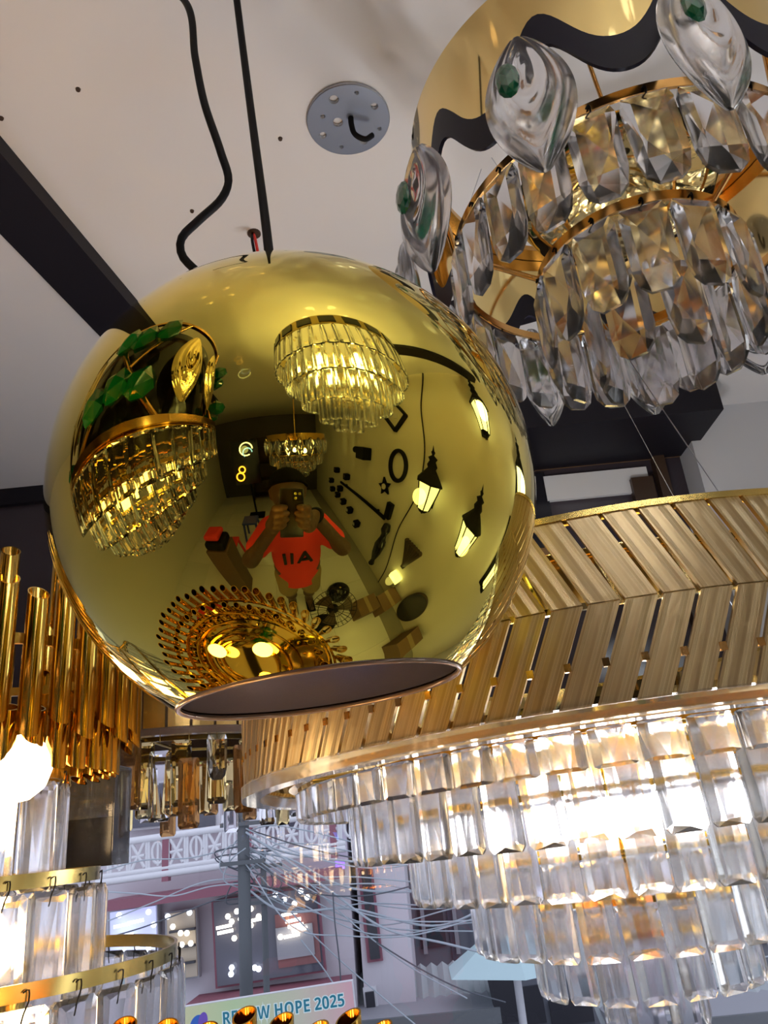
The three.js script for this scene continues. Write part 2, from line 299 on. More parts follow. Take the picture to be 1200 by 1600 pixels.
{
  const t = thing('drum_chandelier', 'large round chandelier with champagne chevron slat drum and bright white crystal tiers', 'chandelier', DRUM);
  t.rotation.set(-0.02, 0, 0.022);
  const r = 0.42, y0 = 0.062, ym = 0.135, y1 = 0.206, n = 96, w = TAU * r / n;
  for (const y of [y1 - 0.004, ym - 0.002, y0 + 0.002]) part('support_ring', band(r - 0.003, y + 0.005, y, 0.004, 192), M.goldMirror, t);
  part('inner_liner', band(r - 0.05, y1 - 0.01, y1 - 0.06, 0.002, 192), M.goldMirror, t);
  part('top_edge', band(r + 0.003, y1 + 0.003, y1 - 0.002, 0.012, 192), M.brass, t);
  const low = slantedSlat(r - 0.003, y0, ym - 0.0006, 0.036, w - 0.0042, 0.004), up = slantedSlat(r - 0.003, ym + 0.0006, y1, -0.03, w - 0.0042, 0.004);
  for (let i = 0; i < n; i++) {
    part('slat', low, slatMat, t, [0, 0, 0], [0, TAU * i / n, 0]);
    part('slat', up, slatMat, t, [0, 0, 0], [0, TAU * i / n + 0.036 / r, 0]);
    if (i % 1 === 0) part('clip', new THREE.BoxGeometry(0.005, 0.006, 0.004), M.roseGold, t, [Math.sin(TAU * (i + 0.5) / n + 0.4 * 0.036 / r) * r, y0 + 0.4 * 0.073, Math.cos(TAU * (i + 0.5) / n + 0.4 * 0.036 / r) * r], [0, TAU * (i + 0.5) / n, 0]);
  }
  part('acrylic_rim', band(r + 0.004, y0 + 0.001, y0 - 0.012, 0.02, 192), M.acrylic, t);
  part('frame_ring', band(0.372, y0 + 0.002, y0 - 0.004, 0.01, 160), M.gold, t);
  const sq = [barCrystal(0.034, 0.03, 0.011, 0), barCrystal(0.034, 0.03, 0.012, 1)], bar = [barCrystal(0.034, 0.084, 0.009, 0), barCrystal(0.034, 0.084, 0.01, 1), barCrystal(0.033, 0.083, 0.009, 2)];
  ringOf(t, 60, 0.36, y0 - 0.008, sq, M.crystalMilky, { hook: null, name: 'square_crystal' });
  const tiers = [[0.302, 0.058, 52], [0.24, 0.012, 41], [0.176, -0.044, 30], [0.115, -0.09, 19], [0.05, -0.128, 8]];
  for (const [tr, ty, k] of tiers) {
    part('tier_ring', band(tr, ty + 0.006, ty, 0.005, 96), M.gold, t);
    ringOf(t, k, tr, ty - 0.002, bar, M.crystalMilky, { offset: tr * 7, hook: pinShape, hookMat: M.gold, name: 'bar_crystal', jitter: 0.08 });
  }
  for (let i = 0; i < 4; i++) {
    const a = 0.4 + i * TAU / 4, s = Math.sin(a), c = Math.cos(a);
    part('spoke', rod(V(s * 0.36, 0.058, c * 0.36), V(s * 0.02, 0.08, c * 0.02), 0.004), M.gold, t);
    const b = part('bulb', bulbShape(0.032), M.bulbBright, t, [s * 0.085, -0.005, c * 0.085]);
    part('socket', socketShape(0.03), M.brass, b, [0, 0.043, 0]);
    lamp(t, s * 0.085, -0.005, c * 0.085, COOL, 7, 1.5);
  }
  part('hub', cyl(0.03, 0.025, 0.03, 24), M.gold, t, [0, 0.075, 0]);
  part('stem', rod(V(0, 0.085, 0), V(0, -0.13, 0), 0.005), M.gold, t);
  for (let i = 0; i < 3; i++) { const a = 2.2 + i * TAU / 3; part('hanging_wire', rod(V(Math.sin(a) * 0.408, 0.2, Math.cos(a) * 0.408), V(Math.sin(a) * 0.015 + 0.02, 0.998, Math.cos(a) * 0.015 + 0.02), 0.0005, 6), M.steel, t); }
}
// ---------------------------------------------------------------- left chandelier: gold tube crown over stepped crystal tiers
function slantTube(r, h, cut) {                                        // open tube, both ends cut on a slant
  const n = 20, P = [], I = [];
  for (let i = 0; i <= n; i++) { const a = TAU * i / n, c = Math.cos(a), s = Math.sin(a);
    for (const [q, y] of [[r, h], [r, 0], [r - 0.0012, 0], [r - 0.0012, h]]) P.push(s * q, y + cut * c * q, c * q); }
  for (let i = 0; i < n; i++) for (let k = 0; k < 4; k++) { const a = i * 4 + k, b = i * 4 + (k + 1) % 4, c = a + 4, d = b + 4; I.push(a, b, c, c, b, d); }
  const g = new THREE.BufferGeometry(); g.setAttribute('position', new THREE.Float32BufferAttribute(P, 3)); g.setIndex(I); const f = g.toNonIndexed(); f.computeVertexNormals();
  const nrm = f.attributes.normal, pos = f.attributes.position;         // smooth round the tube, sharp at the ends
  for (let i = 0; i < pos.count; i++) if (Math.abs(nrm.getY(i)) < 0.4) { const x = pos.getX(i), z = pos.getZ(i), l = Math.hypot(x, z), s = x * nrm.getX(i) + z * nrm.getZ(i) > 0 ? 1 : -1; nrm.setXYZ(i, s * x / l, 0, s * z / l); }
  return f;
}
{
  const t = thing('tube_chandelier', 'gold chandelier with crown of slanted metal tubes above warm lit crystal tiers', 'chandelier', [-0.43, 1.5, -0.8]);
  const Y = (y) => y - 1.5, long = slantTube(0.0098, 0.125, -0.9), short = slantTube(0.009, 0.07, -0.9), low = slantTube(0.0095, 0.05, -0.5);
  for (let i = 0; i < 34; i++) { const a = TAU * i / 34; const q = 0.145;
    part('gold_tube', long, M.gold, t, [Math.sin(a) * q, Y(1.712 + (i % 2 ? 0.012 : 0)), Math.cos(a) * q], [0, a, 0]);
    if (i % 2) part('gold_tube', short, M.gold, t, [Math.sin(a) * (q - 0.012), Y(1.81), Math.cos(a) * (q - 0.012)], [0, a, 0]);
    part('gold_tube', low, M.gold, t, [Math.sin(a + 0.09) * (q - 0.02), Y(1.684), Math.cos(a + 0.09) * (q - 0.02)], [0, a, 0]); }
  part('crown_ring', band(0.136, Y(1.8), Y(1.79), 0.004, 72), M.brass, t);
  part('crown_ring', band(0.125, Y(1.70), Y(1.692), 0.006, 72), M.brass, t);
  for (const [r, y, n] of [[0.078, 1.682, 12], [0.118, 1.586, 19], [0.193, 1.512, 31]]) {
    part('tier_ring', band(r + 0.002, Y(y + 0.008), Y(y - 0.004), 0.003, 96), M.brass, t);
    ringOf(t, n, r + 0.003, Y(y - 0.008), [barCrystal(0.038, 0.096, 0.012, 0), barCrystal(0.038, 0.096, 0.013, 1)], M.crystalMilky, { offset: r * 9, hook: wireHook, jitter: 0.1 });
  }
  for (let i = 0; i < 4; i++) { const a = -2.6 + i * 0.62, s = Math.sin(a), c = Math.cos(a);
    part('rib', tube([V(s * 0.13, Y(1.79), c * 0.13), V(s * 0.1, Y(1.7), c * 0.1), V(s * 0.077, Y(1.684), c * 0.077), V(s * 0.11, Y(1.6), c * 0.11), V(s * 0.118, Y(1.586), c * 0.118), V(s * 0.19, Y(1.52), c * 0.19)], 0.003, 30, 6), M.brass, t); }
  const b = part('bulb', bulbShape(0.03), M.bulbWarm, t, [0.078, Y(1.682), 0.08], [0, 0, 1.9]); part('socket', socketShape(0.026), M.brass, b, [0, 0.038, 0]);
  part('arm', rod(V(0, Y(1.7), 0), V(0.03, Y(1.68), 0.075), 0.004), M.brass, t);
  lamp(t, 0.078, Y(1.682), 0.08, WARM, 1.8, 1.3);
  for (const [x, y, z] of [[0.045, 1.535, 0.055], [0.1, 1.45, 0.1], [-0.04, 1.47, 0], [0.02, 1.635, 0.03]]) { const q = part('bulb', bulbShape(0.027), M.bulbWarmBright, t, [x, Y(y), z]); part('socket', socketShape(0.022), M.brass, q, [0, 0.036, 0]); lamp(t, x, Y(y), z, WARM, 1.2, 0.9); }
  part('stem', cyl(0.006, 0.006, 0.36, 12), M.brass, t, [0, Y(1.6), 0]);
  part('display_pole', cyl(0.014, 0.014, 1.42, 16), M.black, t, [0, Y(0.72), 0]);
  part('display_foot', cyl(0.14, 0.15, 0.02, 32), M.black, t, [0, Y(0.01), 0]);
}
// ---------------------------------------------------------------- drum with brown and clear crystals behind the tube chandelier
{
  const t = thing('drum_chandelier', 'smaller gold drum chandelier with brown and clear crystals, behind the globe', 'chandelier', [-0.455, 1.78, -1.586]);
  const r = 0.28, n = 44, panel = slantedSlat(r - 0.003, 0.012, 0.13, 0, TAU * r / n - 0.005, 0.004), pm = mat([0.72, 0.5, 0.2], 0.18, 1);
  part('drum_core', band(r - 0.003, 0.132, 0.01, 0.004, 132), M.darkWood, t);
  for (let i = 0; i < n; i++) part('panel', panel, pm, t, [0, 0, 0], [0, TAU * i / n, 0]);
  part('lower_rim', band(r + 0.004, 0.012, 0.0, 0.02, 132), mat([0.3, 0.22, 0.2], 0.2, 0, { transmission: 0.6, thickness: 0.01 }), t);
  const a = [barCrystal(0.034, 0.11, 0.014, 0), barCrystal(0.034, 0.11, 0.014, 1)], s = [dropCrystal(0.034, 0.075, 0.02)];
  for (let i = 0; i < 36; i++) { const g = TAU * i / 36, kind = i % 4, h = kind === 1 ? 0.004 : 0;
    part('crystal', kind === 3 ? s[0] : a[i % 2], kind === 0 || kind === 2 && i % 8 < 4 ? M.crystalSmoke : kind === 2 ? M.amberCrystal : M.crystal, t, [Math.sin(g) * 0.268, -0.002 - h - (i % 3) * 0.018, Math.cos(g) * 0.268], [0, g + rr(-0.15, 0.15), 0]);
    part('link', cyl(0.001, 0.001, 0.06, 5), M.brass, t, [Math.sin(g) * 0.268, 0.02, Math.cos(g) * 0.268]); }
  ringOf(t, 20, 0.2, 0.0, a, M.amberCrystal, { hook: null });
  part('tier_ring', band(0.2, 0.008, 0, 0.004, 72), M.brass, t);
  for (let i = 0; i < 3; i++) { const g = i * TAU / 3; part('hanging_wire', rod(V(Math.sin(g) * 0.27, 0.12, Math.cos(g) * 0.27), V(Math.sin(g) * 0.05, 0.82, Math.cos(g) * 0.05), 0.001, 6), M.steel, t);
    part('cross_bar', rod(V(Math.sin(g) * 0.276, 0.006, Math.cos(g) * 0.276), V(0, 0.006, 0), 0.003), M.brass, t); }
}
// small smoked glass lamp between the tubes and the street
{
  const p = at(138, 1278, 1.12), t = thing('glass_box_lamp', 'small hanging glass box with a dark lower half, in front of street window', 'lamp', p);
  const w = 0.084, hgt = 0.115;
  part('clear_pane', box(w, hgt * 0.52, 0.003), M.smokedPane, t, [0, hgt * 0.24, 0.03]); part('clear_pane', box(w, hgt * 0.52, 0.003), M.smokedPane, t, [0, hgt * 0.24, -0.03]);
  part('dark_pane', box(w, hgt * 0.48, 0.003), M.blackGloss, t, [0, -hgt * 0.26, 0.03]); part('dark_pane', box(w, hgt * 0.48, 0.003), M.blackGloss, t, [0, -hgt * 0.26, -0.03]);
  for (const x of [-1, 1]) part('side_pane', box(0.003, hgt, 0.06), M.smokedPane, t, [x * w / 2, 0, 0]);
  part('lid', box(w, 0.003, 0.062), M.steel, t, [0, hgt / 2, 0]);
  part('cord', rod(V(0, hgt / 2, 0), V(-0.425, 1.795, -0.934).sub(p), 0.001, 6), M.black, t);
}
// ---------------------------------------------------------------- ring of gold tubes standing below the globe
{
  const t = thing('tube_ring_lamp', 'low ring lamp of upright gold tubes on a stand below the globe', 'lamp', [-0.185, 1.4125, -0.425]);
  const g = slantTube(0.0085, 0.072, 0.5), g2 = slantTube(0.008, 0.06, 0.5);
  for (let i = 0; i < 44; i++) { const a = TAU * i / 44; part('gold_tube', g, M.gold, t, [Math.sin(a) * 0.2, (i % 3) * 0.004, Math.cos(a) * 0.2], [0, a, 0]); }
  for (let i = 0; i < 32; i++) { const a = TAU * i / 32; part('gold_tube', g2, M.gold, t, [Math.sin(a) * 0.165, -0.012, Math.cos(a) * 0.165], [0, a, 0]); }
  for (const [r, y] of [[0.19, 0.02], [0.155, 0.008], [0.125, -0.002], [0.1, -0.01], [0.075, -0.016]]) part('tier_ring', band(r, y + 0.012, y, 0.004, 96), M.gold, t);
  part('base_tray', cyl(0.19, 0.17, 0.006, 64), M.goldMirror, t, [0, -0.025, 0]);
  for (const [x, z] of [[-0.06, 0.02], [0.05, 0.05], [0.03, -0.06]]) { const b = part('bulb', bulbShape(0.022), M.bulbWarmBright, t, [x, 0.015, z], [Math.PI, 0, 0]); part('socket', socketShape(0.022), M.brass, b, [0, 0.026, 0]); lamp(t, x, 0.015, z, AMBER, 3.2, 1); }
  part('display_pole', cyl(0.012, 0.012, 1.38, 16), M.black, t, [0, -0.72, 0]); part('display_foot', cyl(0.12, 0.13, 0.02, 32), M.black, t, [0, -1.41, 0]);
}
// ---------------------------------------------------------------- the street outside
{
  const S = {
    wall: mat([0.62, 0.58, 0.62], 0.8), rail: mat([0.78, 0.77, 0.8], 0.6), red: mat([0.3, 0.11, 0.15], 0.7), dark: mat([0.035, 0.035, 0.045], 0.4),
    glass: mat([0.1, 0.1, 0.13], 0.08), concrete: mat([0.12, 0.13, 0.14], 0.85), roof: mat([0.42, 0.45, 0.46], 0.6), canvas: mat([0.5, 0.66, 0.68], 0.7), wire: mat([0.42, 0.47, 0.52], 0.6), wireDark: mat([0.1, 0.11, 0.13], 0.6),
    display: mat([0.5, 0.52, 0.7], 0.4, 0, { emit: [0.55, 0.6, 1, 0.55] }), shelf: mat([0.5, 0.42, 0.32], 0.6), poster: mat([0.24, 0.1, 0.1], 0.6), grey: mat([0.33, 0.33, 0.36], 0.7), dotW: mat([1, 1, 1], 0.4, 0, { emit: [1, 0.9, 0.72, 4] }), dotB: mat([1, 1, 1], 0.4, 0, { emit: [0.8, 0.88, 1, 4] }),
    purple: mat([0.4, 0.3, 0.7], 0.4, 0, { emit: [0.3, 0.15, 1, 1.6] }),
  };
  // axis-aligned block that covers the pixel rectangle when it stands on the plane z
  const blockAt = (name, parent, m, z, x0, y0, x1, y1, depth, tilt = 0) => {
    const xc = (x0 + x1) / 2, yc = (y0 + y1) / 2, c = atZ(xc, yc, z);
    return part(name, box(atZ(x1, yc, z).x - atZ(x0, yc, z).x, atZ(xc, y0, z).y - atZ(xc, y1, z).y, depth), m, parent, c.setZ(z - depth / 2).sub(parent.position), [0, 0, tilt]);
  };
  struct('street_ground', box(60, 0.3, 40), mat([0.2, 0.2, 0.21], 0.9), [0, -3.3, -22.3], 'grey street surface outside the shop', 'ground');
  const a = thing('shop_building', 'pale building across the street with white lattice balcony and red framed windows', 'building', [-2, -3.15, -9]);
  const Z = -9;
  blockAt('wall', a, S.wall, Z - 0.15, -60, 900, 545, 1900, 3);
  blockAt('slab_edge', a, S.red, Z + 0.55, 148, 1384, 530, 1400, 0.7, 0.04);
  { // balcony: rails, posts and lattice bars, each its own piece
    const zB = Z + 0.6, L = (x0, y0, x1, y1, w = 0.03, m = S.rail) => part('lattice_bar', rod(atZ(x0, y0, zB).sub(a.position), atZ(x1, y1, zB).sub(a.position), w * 0.5, 6), m, a);
    const base = (x) => 1378 - (x - 165) * 0.14, top = (x) => 1320 - (x - 165) * 0.14;
    part('hand_rail', rod(atZ(150, top(150), zB).sub(a.position), atZ(540, top(540), zB).sub(a.position), 0.035, 8), S.rail, a);
    part('foot_rail', rod(atZ(150, base(150), zB).sub(a.position), atZ(540, base(540), zB).sub(a.position), 0.035, 8), S.rail, a);
    part('foot_rail', rod(atZ(150, base(150) - 9, zB).sub(a.position), atZ(540, base(540) - 9, zB).sub(a.position), 0.025, 8), S.rail, a);
    for (let x = 168; x < 530; x += 30) {
      const u = x, v = x + 30, k = Math.round((x - 168) / 30) % 2;
      for (const q of [u + 1, u + 5]) L(q, top(q), q, base(q) - 9);
      if (k) { L(u + 8, top(u) + 4, v - 2, base(v) - 14, 0.035); L(v - 2, top(v) + 4, u + 8, base(u) - 14, 0.035); L(u + 8, (top(u) + base(u)) / 2 - 4, v - 2, (top(v) + base(v)) / 2 - 4, 0.035);
      } else { const cx = u + 19, cy = (top(cx => 0) || 0, (top(u + 19) + base(u + 19)) / 2 - 5), q = []; for (let i = 0; i <= 12; i++) { const g = TAU * i / 12; q.push(atZ(cx + Math.cos(g) * 9, cy + Math.sin(g) * 17, zB).sub(a.position)); }
        part('lattice_ring', new THREE.TubeGeometry(new THREE.CatmullRomCurve3(q, true), 20, 0.016, 6, true), S.rail, a); L(cx, cy - 20, cx, cy + 20, 0.03); }
    }
    for (const x of [258, 388, 520]) blockAt('post', a, S.red, zB + 0.02, x - 5, top(x) - 4, x + 5, base(x) + 12, 0.1);
    for (const [x0, x1] of [[195, 252], [280, 340], [410, 470]]) { const w = blockAt('upper_window', a, S.rail, Z + 0.02, x0 - 4, 1235, x1 + 4, 1296, 0.1); const p = part('window_pane', box(0.38, 0.36, 0.05), S.glass, w, [0, 0, 0.06]); void p; }
  }
  const windowAt = (x0, y0, x1, y1, frame, pane, label) => { const w = blockAt('window_frame', a, frame, Z + 0.02, x0 - 3, y0 - 3, x1 + 3, y1 + 3, 0.1, 0.05); w.userData.label = label; const g = blockAt('window_pane', a, pane, Z + 0.05, x0, y0, x1, y1, 0.06, 0.05); return g; };
  windowAt(172, 1420, 244, 1502, S.grey, S.display, 'brightly lit blue-white display window');
  windowAt(262, 1424, 306, 1528, S.grey, S.shelf, 'narrow window with lit shelves');
  windowAt(336, 1396, 500, 1528, S.red, S.glass, 'wide shop window in a red frame');
  blockAt('poster', a, S.poster, Z + 0.07, 432, 1424, 498, 1508, 0.02, 0.05);
  blockAt('poster', a, S.grey, Z + 0.09, 432, 1446, 490, 1496, 0.02, 0.05);
  for (const y of [1452, 1478, 1504]) blockAt('shelf', a, S.dark, Z + 0.1, 264, y, 304, y + 4, 0.06, 0.05);
  const dotShape = new THREE.SphereGeometry(0.028, 10, 8), stripShape = box(0.16, 0.03, 0.02);
  const glow = (x, y, m, shape = dotShape) => part('lamp_glint_dot', shape, m, a, atZ(x, y, Z + 0.12).sub(a.position), [0, 0, 0.1]);  // glowing dots: window lamps mixed with imitated reflections in the shop glass
  for (const [x, y] of [[186, 1430], [232, 1425], [240, 1445], [180, 1470], [214, 1478], [232, 1482], [240, 1470], [262, 1432], [296, 1426]]) glow(x, y, S.dotB);
  for (const [x, y] of [[190, 1446], [212, 1440], [184, 1488], [204, 1492], [224, 1490], [196, 1462]]) glow(x, y, S.dotB, stripShape);
  for (const [x, y] of [[270, 1448], [282, 1458], [292, 1458], [270, 1476], [284, 1476], [298, 1474], [270, 1490]]) glow(x, y, S.dotW);
  for (const [x, y] of [[356, 1432], [370, 1424], [362, 1440], [376, 1436], [392, 1420], [404, 1432], [392, 1446], [460, 1412], [480, 1402], [366, 1466], [380, 1470], [438, 1464]]) glow(x, y, S.dotW);
  for (const [x, y] of [[350, 1448], [352, 1456], [396, 1438], [452, 1428], [458, 1438], [462, 1446], [468, 1452], [456, 1462]]) glow(x, y, S.dotW, stripShape);
  for (const [x, y] of [[362, 1512], [361, 1522], [398, 1512], [404, 1514], [430, 1398], [444, 1406], [470, 1392]]) glow(x, y, S.dotB);
  blockAt('awning_edge', a, S.red, Z + 0.4, 290, 1553, 545, 1562, 0.5, 0.03);
  // banner
  const bannerTexture = canvas(1024, 256, (x, w, h) => {
    const g = x.createLinearGradient(0, 0, w, 0); g.addColorStop(0, '#d6cfa0'); g.addColorStop(0.35, '#bcd0a0'); g.addColorStop(0.7, '#c9c6ae'); g.addColorStop(1, '#d8a9ae'); x.fillStyle = g; x.fillRect(0, 0, w, h);
    x.fillStyle = '#2a62b8'; x.beginPath(); x.ellipse(150, 105, 46, 60, 0.3, 0, 7); x.fill(); x.fillStyle = '#6f4fb0'; x.beginPath(); x.ellipse(180, 80, 26, 44, 0.2, 0, 7); x.fill();
    x.font = 'bold 84px sans-serif'; x.lineWidth = 10; x.strokeStyle = '#dfeee8'; x.strokeText('RENEW HOPE 2025', 285, 112, 690); x.fillStyle = '#16778a'; x.fillText('RENEW HOPE 2025', 285, 112, 690);
  });
  { const c = atZ(412, 1590, -6.2), k = c.distanceTo(EYE) / FOCAL, bw = 238 * k, t = thing('banner_sign', 'pale banner with teal lettering RENEW HOPE 2025 below red framed window', 'banner', [c.x, -3.15, c.z]);
    const f = part('banner_face', new THREE.PlaneGeometry(bw, bw / 4), mat([1, 1, 1], 0.6, 0, { map: bannerTexture }), t, [0, c.y + 3.15 - 0.02, 0.031], [0, 0, 0.05]);
    part('banner_board', box(bw * 1.01, bw / 3.9, 0.05), S.rail, t, [0, c.y + 3.15 - 0.02, 0.0], [0, 0, 0.05]); void f;
    for (const s of [-1, 1]) part('leg', box(0.06, c.y + 3.1, 0.06), S.concrete, t, [s * bw * 0.4, (c.y + 3.1) / 2 - 0.05, -0.06]);
  }
  // neighbouring houses to the right
  const b = thing('corner_house', 'white house with dark red framed openings, right of the lattice balcony building', 'building', [0.2, -3.15, -9.15]);
  blockAt('wall', b, S.wall, -9.15, 562, 1000, 640, 1900, 2.5);
  for (const [x0, y0, x1, y1, m] of [[566, 1350, 590, 1502, S.red], [571, 1356, 586, 1498, S.dark], [569, 1542, 590, 1590, S.rail], [572, 1550, 586, 1586, S.dark]]) blockAt(m === S.dark ? 'opening' : 'frame', b, m, m === S.dark ? -9.07 : -9.11, x0, y0, x1, y1, 0.06, 0.04);
  blockAt('neon_tube', a, S.purple, Z + 0.1, 516, 1300, 526, 1320, 0.05); blockAt('neon_tube', a, S.purple, Z + 0.1, 524, 1344, 538, 1358, 0.05);
  const d = thing('dark_house', 'dark multi-storey house behind the wires in the street', 'building', [2.2, -3.15, -13]);
  blockAt('wall', d, mat([0.16, 0.17, 0.2], 0.8), -13, 560, 700, 1500, 2000, 3);
  for (const [x0, y0, x1, y1, m] of [[650, 1350, 690, 1480, S.dark], [700, 1380, 735, 1500, S.glass], [745, 1500, 805, 1600, S.dark], [820, 1540, 850, 1600, S.dark], [1100, 1410, 1200, 1480, S.dark], [860, 1560, 930, 1600, S.dark]]) blockAt('window', d, m, -12.95, x0, y0, x1, y1, 0.06, 0.03);
  for (const [x0, x1] of [[656, 662], [706, 712], [770, 776]]) blockAt('mullion', d, S.grey, -12.9, x0, 1352, x1, 1490, 0.04);
  const roofAt = (label, px, py, w, z) => { const c = atZ(px, py, z), t = thing('corrugated_roof', label, 'roof', [c.x, c.y, z]), q = [];
    for (let i = 0; i <= 48; i++) q.push(new THREE.Vector2((i / 48 - 0.5) * w, 0.025 * Math.sin(i * 1.57)));
    for (let i = 48; i >= 0; i--) q.push(new THREE.Vector2((i / 48 - 0.5) * w, 0.025 * Math.sin(i * 1.57) - 0.015));
    part('sheet', new THREE.ExtrudeGeometry(new THREE.Shape(q), { depth: 1.6, bevelEnabled: false }), S.roof, t, [0, 0.1, -1.2], [0.42, 0, 0]);
    part('fascia', box(w, 0.12, 0.05), S.concrete, t, [0, -0.12, 0.4]);
    part('support_wall', box(w * 0.96, c.y + 3.1, 1.2), S.grey, t, [0, -(c.y + 3.1) / 2 - 0.12, -0.4]); };
  roofAt('grey corrugated roof low in the street, left of the bright crystals', 655, 1560, 1.45, -8.6);
  roofAt('grey corrugated roof low in the street, right of the bright crystals', 1110, 1560, 1.9, -8.4);
  { const c = atZ(800, 1470, -8.8), t = thing('market_parasol', 'pale teal market canopy on a post in the street', 'parasol', [c.x, -3.15, -8.8]);
    part('canopy', flat(new THREE.ConeGeometry(0.75, 0.45, 6, 1, true)), S.canvas, t, [0, c.y + 3.15, 0]); part('post', cyl(0.04, 0.04, c.y + 3.1, 10), S.rail, t, [0, (c.y + 3.1) / 2, 0]); }
  // poles
  const pole = (label, px, z, r, topPx) => { const c = atZ(px, 1450, z), y1 = atZ(px, topPx, z).y, t = thing('utility_pole', label, 'pole', [c.x, -3.15, z]); part('shaft', cyl(r * 0.85, r, y1 + 3.15, 14), S.concrete, t, [0, (y1 + 3.15) / 2, 0]);
    for (const k of [0.12, 0.4]) part('cross_arm', box(0.34, 0.03, 0.03), S.concrete, t, [0, y1 + 3.15 - k, r]);
    for (const s of [-0.14, -0.05, 0.05, 0.14]) part('insulator', cyl(0.02, 0.025, 0.06, 8), S.rail, t, [s, y1 + 3.15 - 0.07, r]); };
  pole('thicker concrete utility pole tangled with wires', 383, -6.6, 0.055, 1262);
  pole('thinner dark pole right beside the concrete utility pole', 414, -7.4, 0.03, 1330);
  // overhead wires
  const wires = [
    [[384, 1300], [450, 1345], [520, 1395], [600, 1450], [700, 1475], [800, 1500]], [[384, 1310], [470, 1370], [560, 1450], [640, 1510], [730, 1560]], [[384, 1295], [500, 1330], [620, 1348], [760, 1345], [900, 1330]],
    [[384, 1320], [480, 1380], [580, 1412], [680, 1420], [800, 1400]], [[384, 1305], [440, 1330], [540, 1345], [660, 1352], [1000, 1340]], [[384, 1335], [470, 1390], [560, 1400], [640, 1385], [760, 1340]],
    [[384, 1380], [330, 1385], [270, 1400], [210, 1396], [140, 1392]], [[384, 1372], [320, 1378], [240, 1410], [160, 1442], [100, 1458]], [[384, 1388], [300, 1420], [220, 1450], [150, 1470]],
    [[384, 1340], [450, 1420], [520, 1490], [600, 1560], [660, 1610]], [[384, 1350], [460, 1450], [540, 1462], [640, 1462], [760, 1430]], [[588, 1472], [650, 1510], [720, 1545], [790, 1566]], [[470, 1468], [510, 1520], [540, 1570], [560, 1610]],
    [[384, 1300], [420, 1290], [470, 1296], [560, 1318]], [[384, 1360], [420, 1400], [440, 1380], [400, 1350], [384, 1330]], [[384, 1325], [360, 1345], [350, 1375], [384, 1390]], [[384, 1310], [350, 1330], [345, 1360], [384, 1372]],
    [[384, 1345], [420, 1360], [425, 1385], [384, 1396]], [[384, 1300], [365, 1320], [360, 1352], [395, 1362]], [[384, 1365], [410, 1340], [430, 1320], [470, 1318], [600, 1340]], [[520, 1395], [523, 1440], [530, 1500], [534, 1560]], [[384, 1330], [560, 1425], [700, 1440], [1000, 1400], [1200, 1390]], [[384, 1340], [560, 1440], [740, 1455], [900, 1450]],
    [[1060, 1560], [1120, 1545], [1180, 1510], [1230, 1470]], [[384, 1318], [300, 1340], [220, 1345], [130, 1372]], [[1040, 1480], [1100, 1505], [1160, 1500], [1230, 1490]],
  ];
  for (let i = 0; i < 13; i++) {                                      // the tangle round the pole and the drops to the right
    const y = rr(1292, 1392), far = i % 3 !== 0;
    wires.push(far ? [[384, y], [rr(430, 480), y + rr(10, 50)], [rr(540, 600), y + rr(30, 90)], [rr(680, 760), y + rr(10, 80)], [rr(820, 960), y + rr(-20, 60)]] : [[384, y], [384 + rr(-60, 70), y + rr(-18, 18)], [384 + rr(-70, 70), y + rr(-5, 40)], [384, y + rr(15, 45)]]);
  }
  const kinds = {                                                      // told apart by where they run
    thick: ['pale thick overhead wire sagging right from the utility pole', 'thick sagging overhead wires'], left: ['thin overhead wire running left from the pole past the lattice balcony', 'thin wires running left'],
    loop: ['thin wire looped in the tangle round the utility pole', 'wire loops on the pole'], roof: ['thin wire strung over the corrugated roofs, away from the utility pole', 'wires over the roofs'], right: ['thin overhead wire sagging right from the utility pole towards the bright crystals', 'thin wires running right'] };
  wires.forEach((w, i) => {
    const end = w[w.length - 1][0], start = w[0][0], k = start !== 384 ? 'roof' : Math.abs(end - 384) < 20 ? 'loop' : end < 384 ? 'left' : i % 4 === 0 ? 'thick' : 'right';
    single('overhead_wire', kinds[k][0], 'wire', tube(w.map(([x, y], n) => atZ(x, y, -6.55 - (i % 5) * 0.05 - n * 0.03)), k === 'thick' ? 0.009 : 0.0055, 40, 5), k !== 'thick' && i % 3 === 2 ? S.wireDark : S.wire, undefined, kinds[k][1]);
  });
}
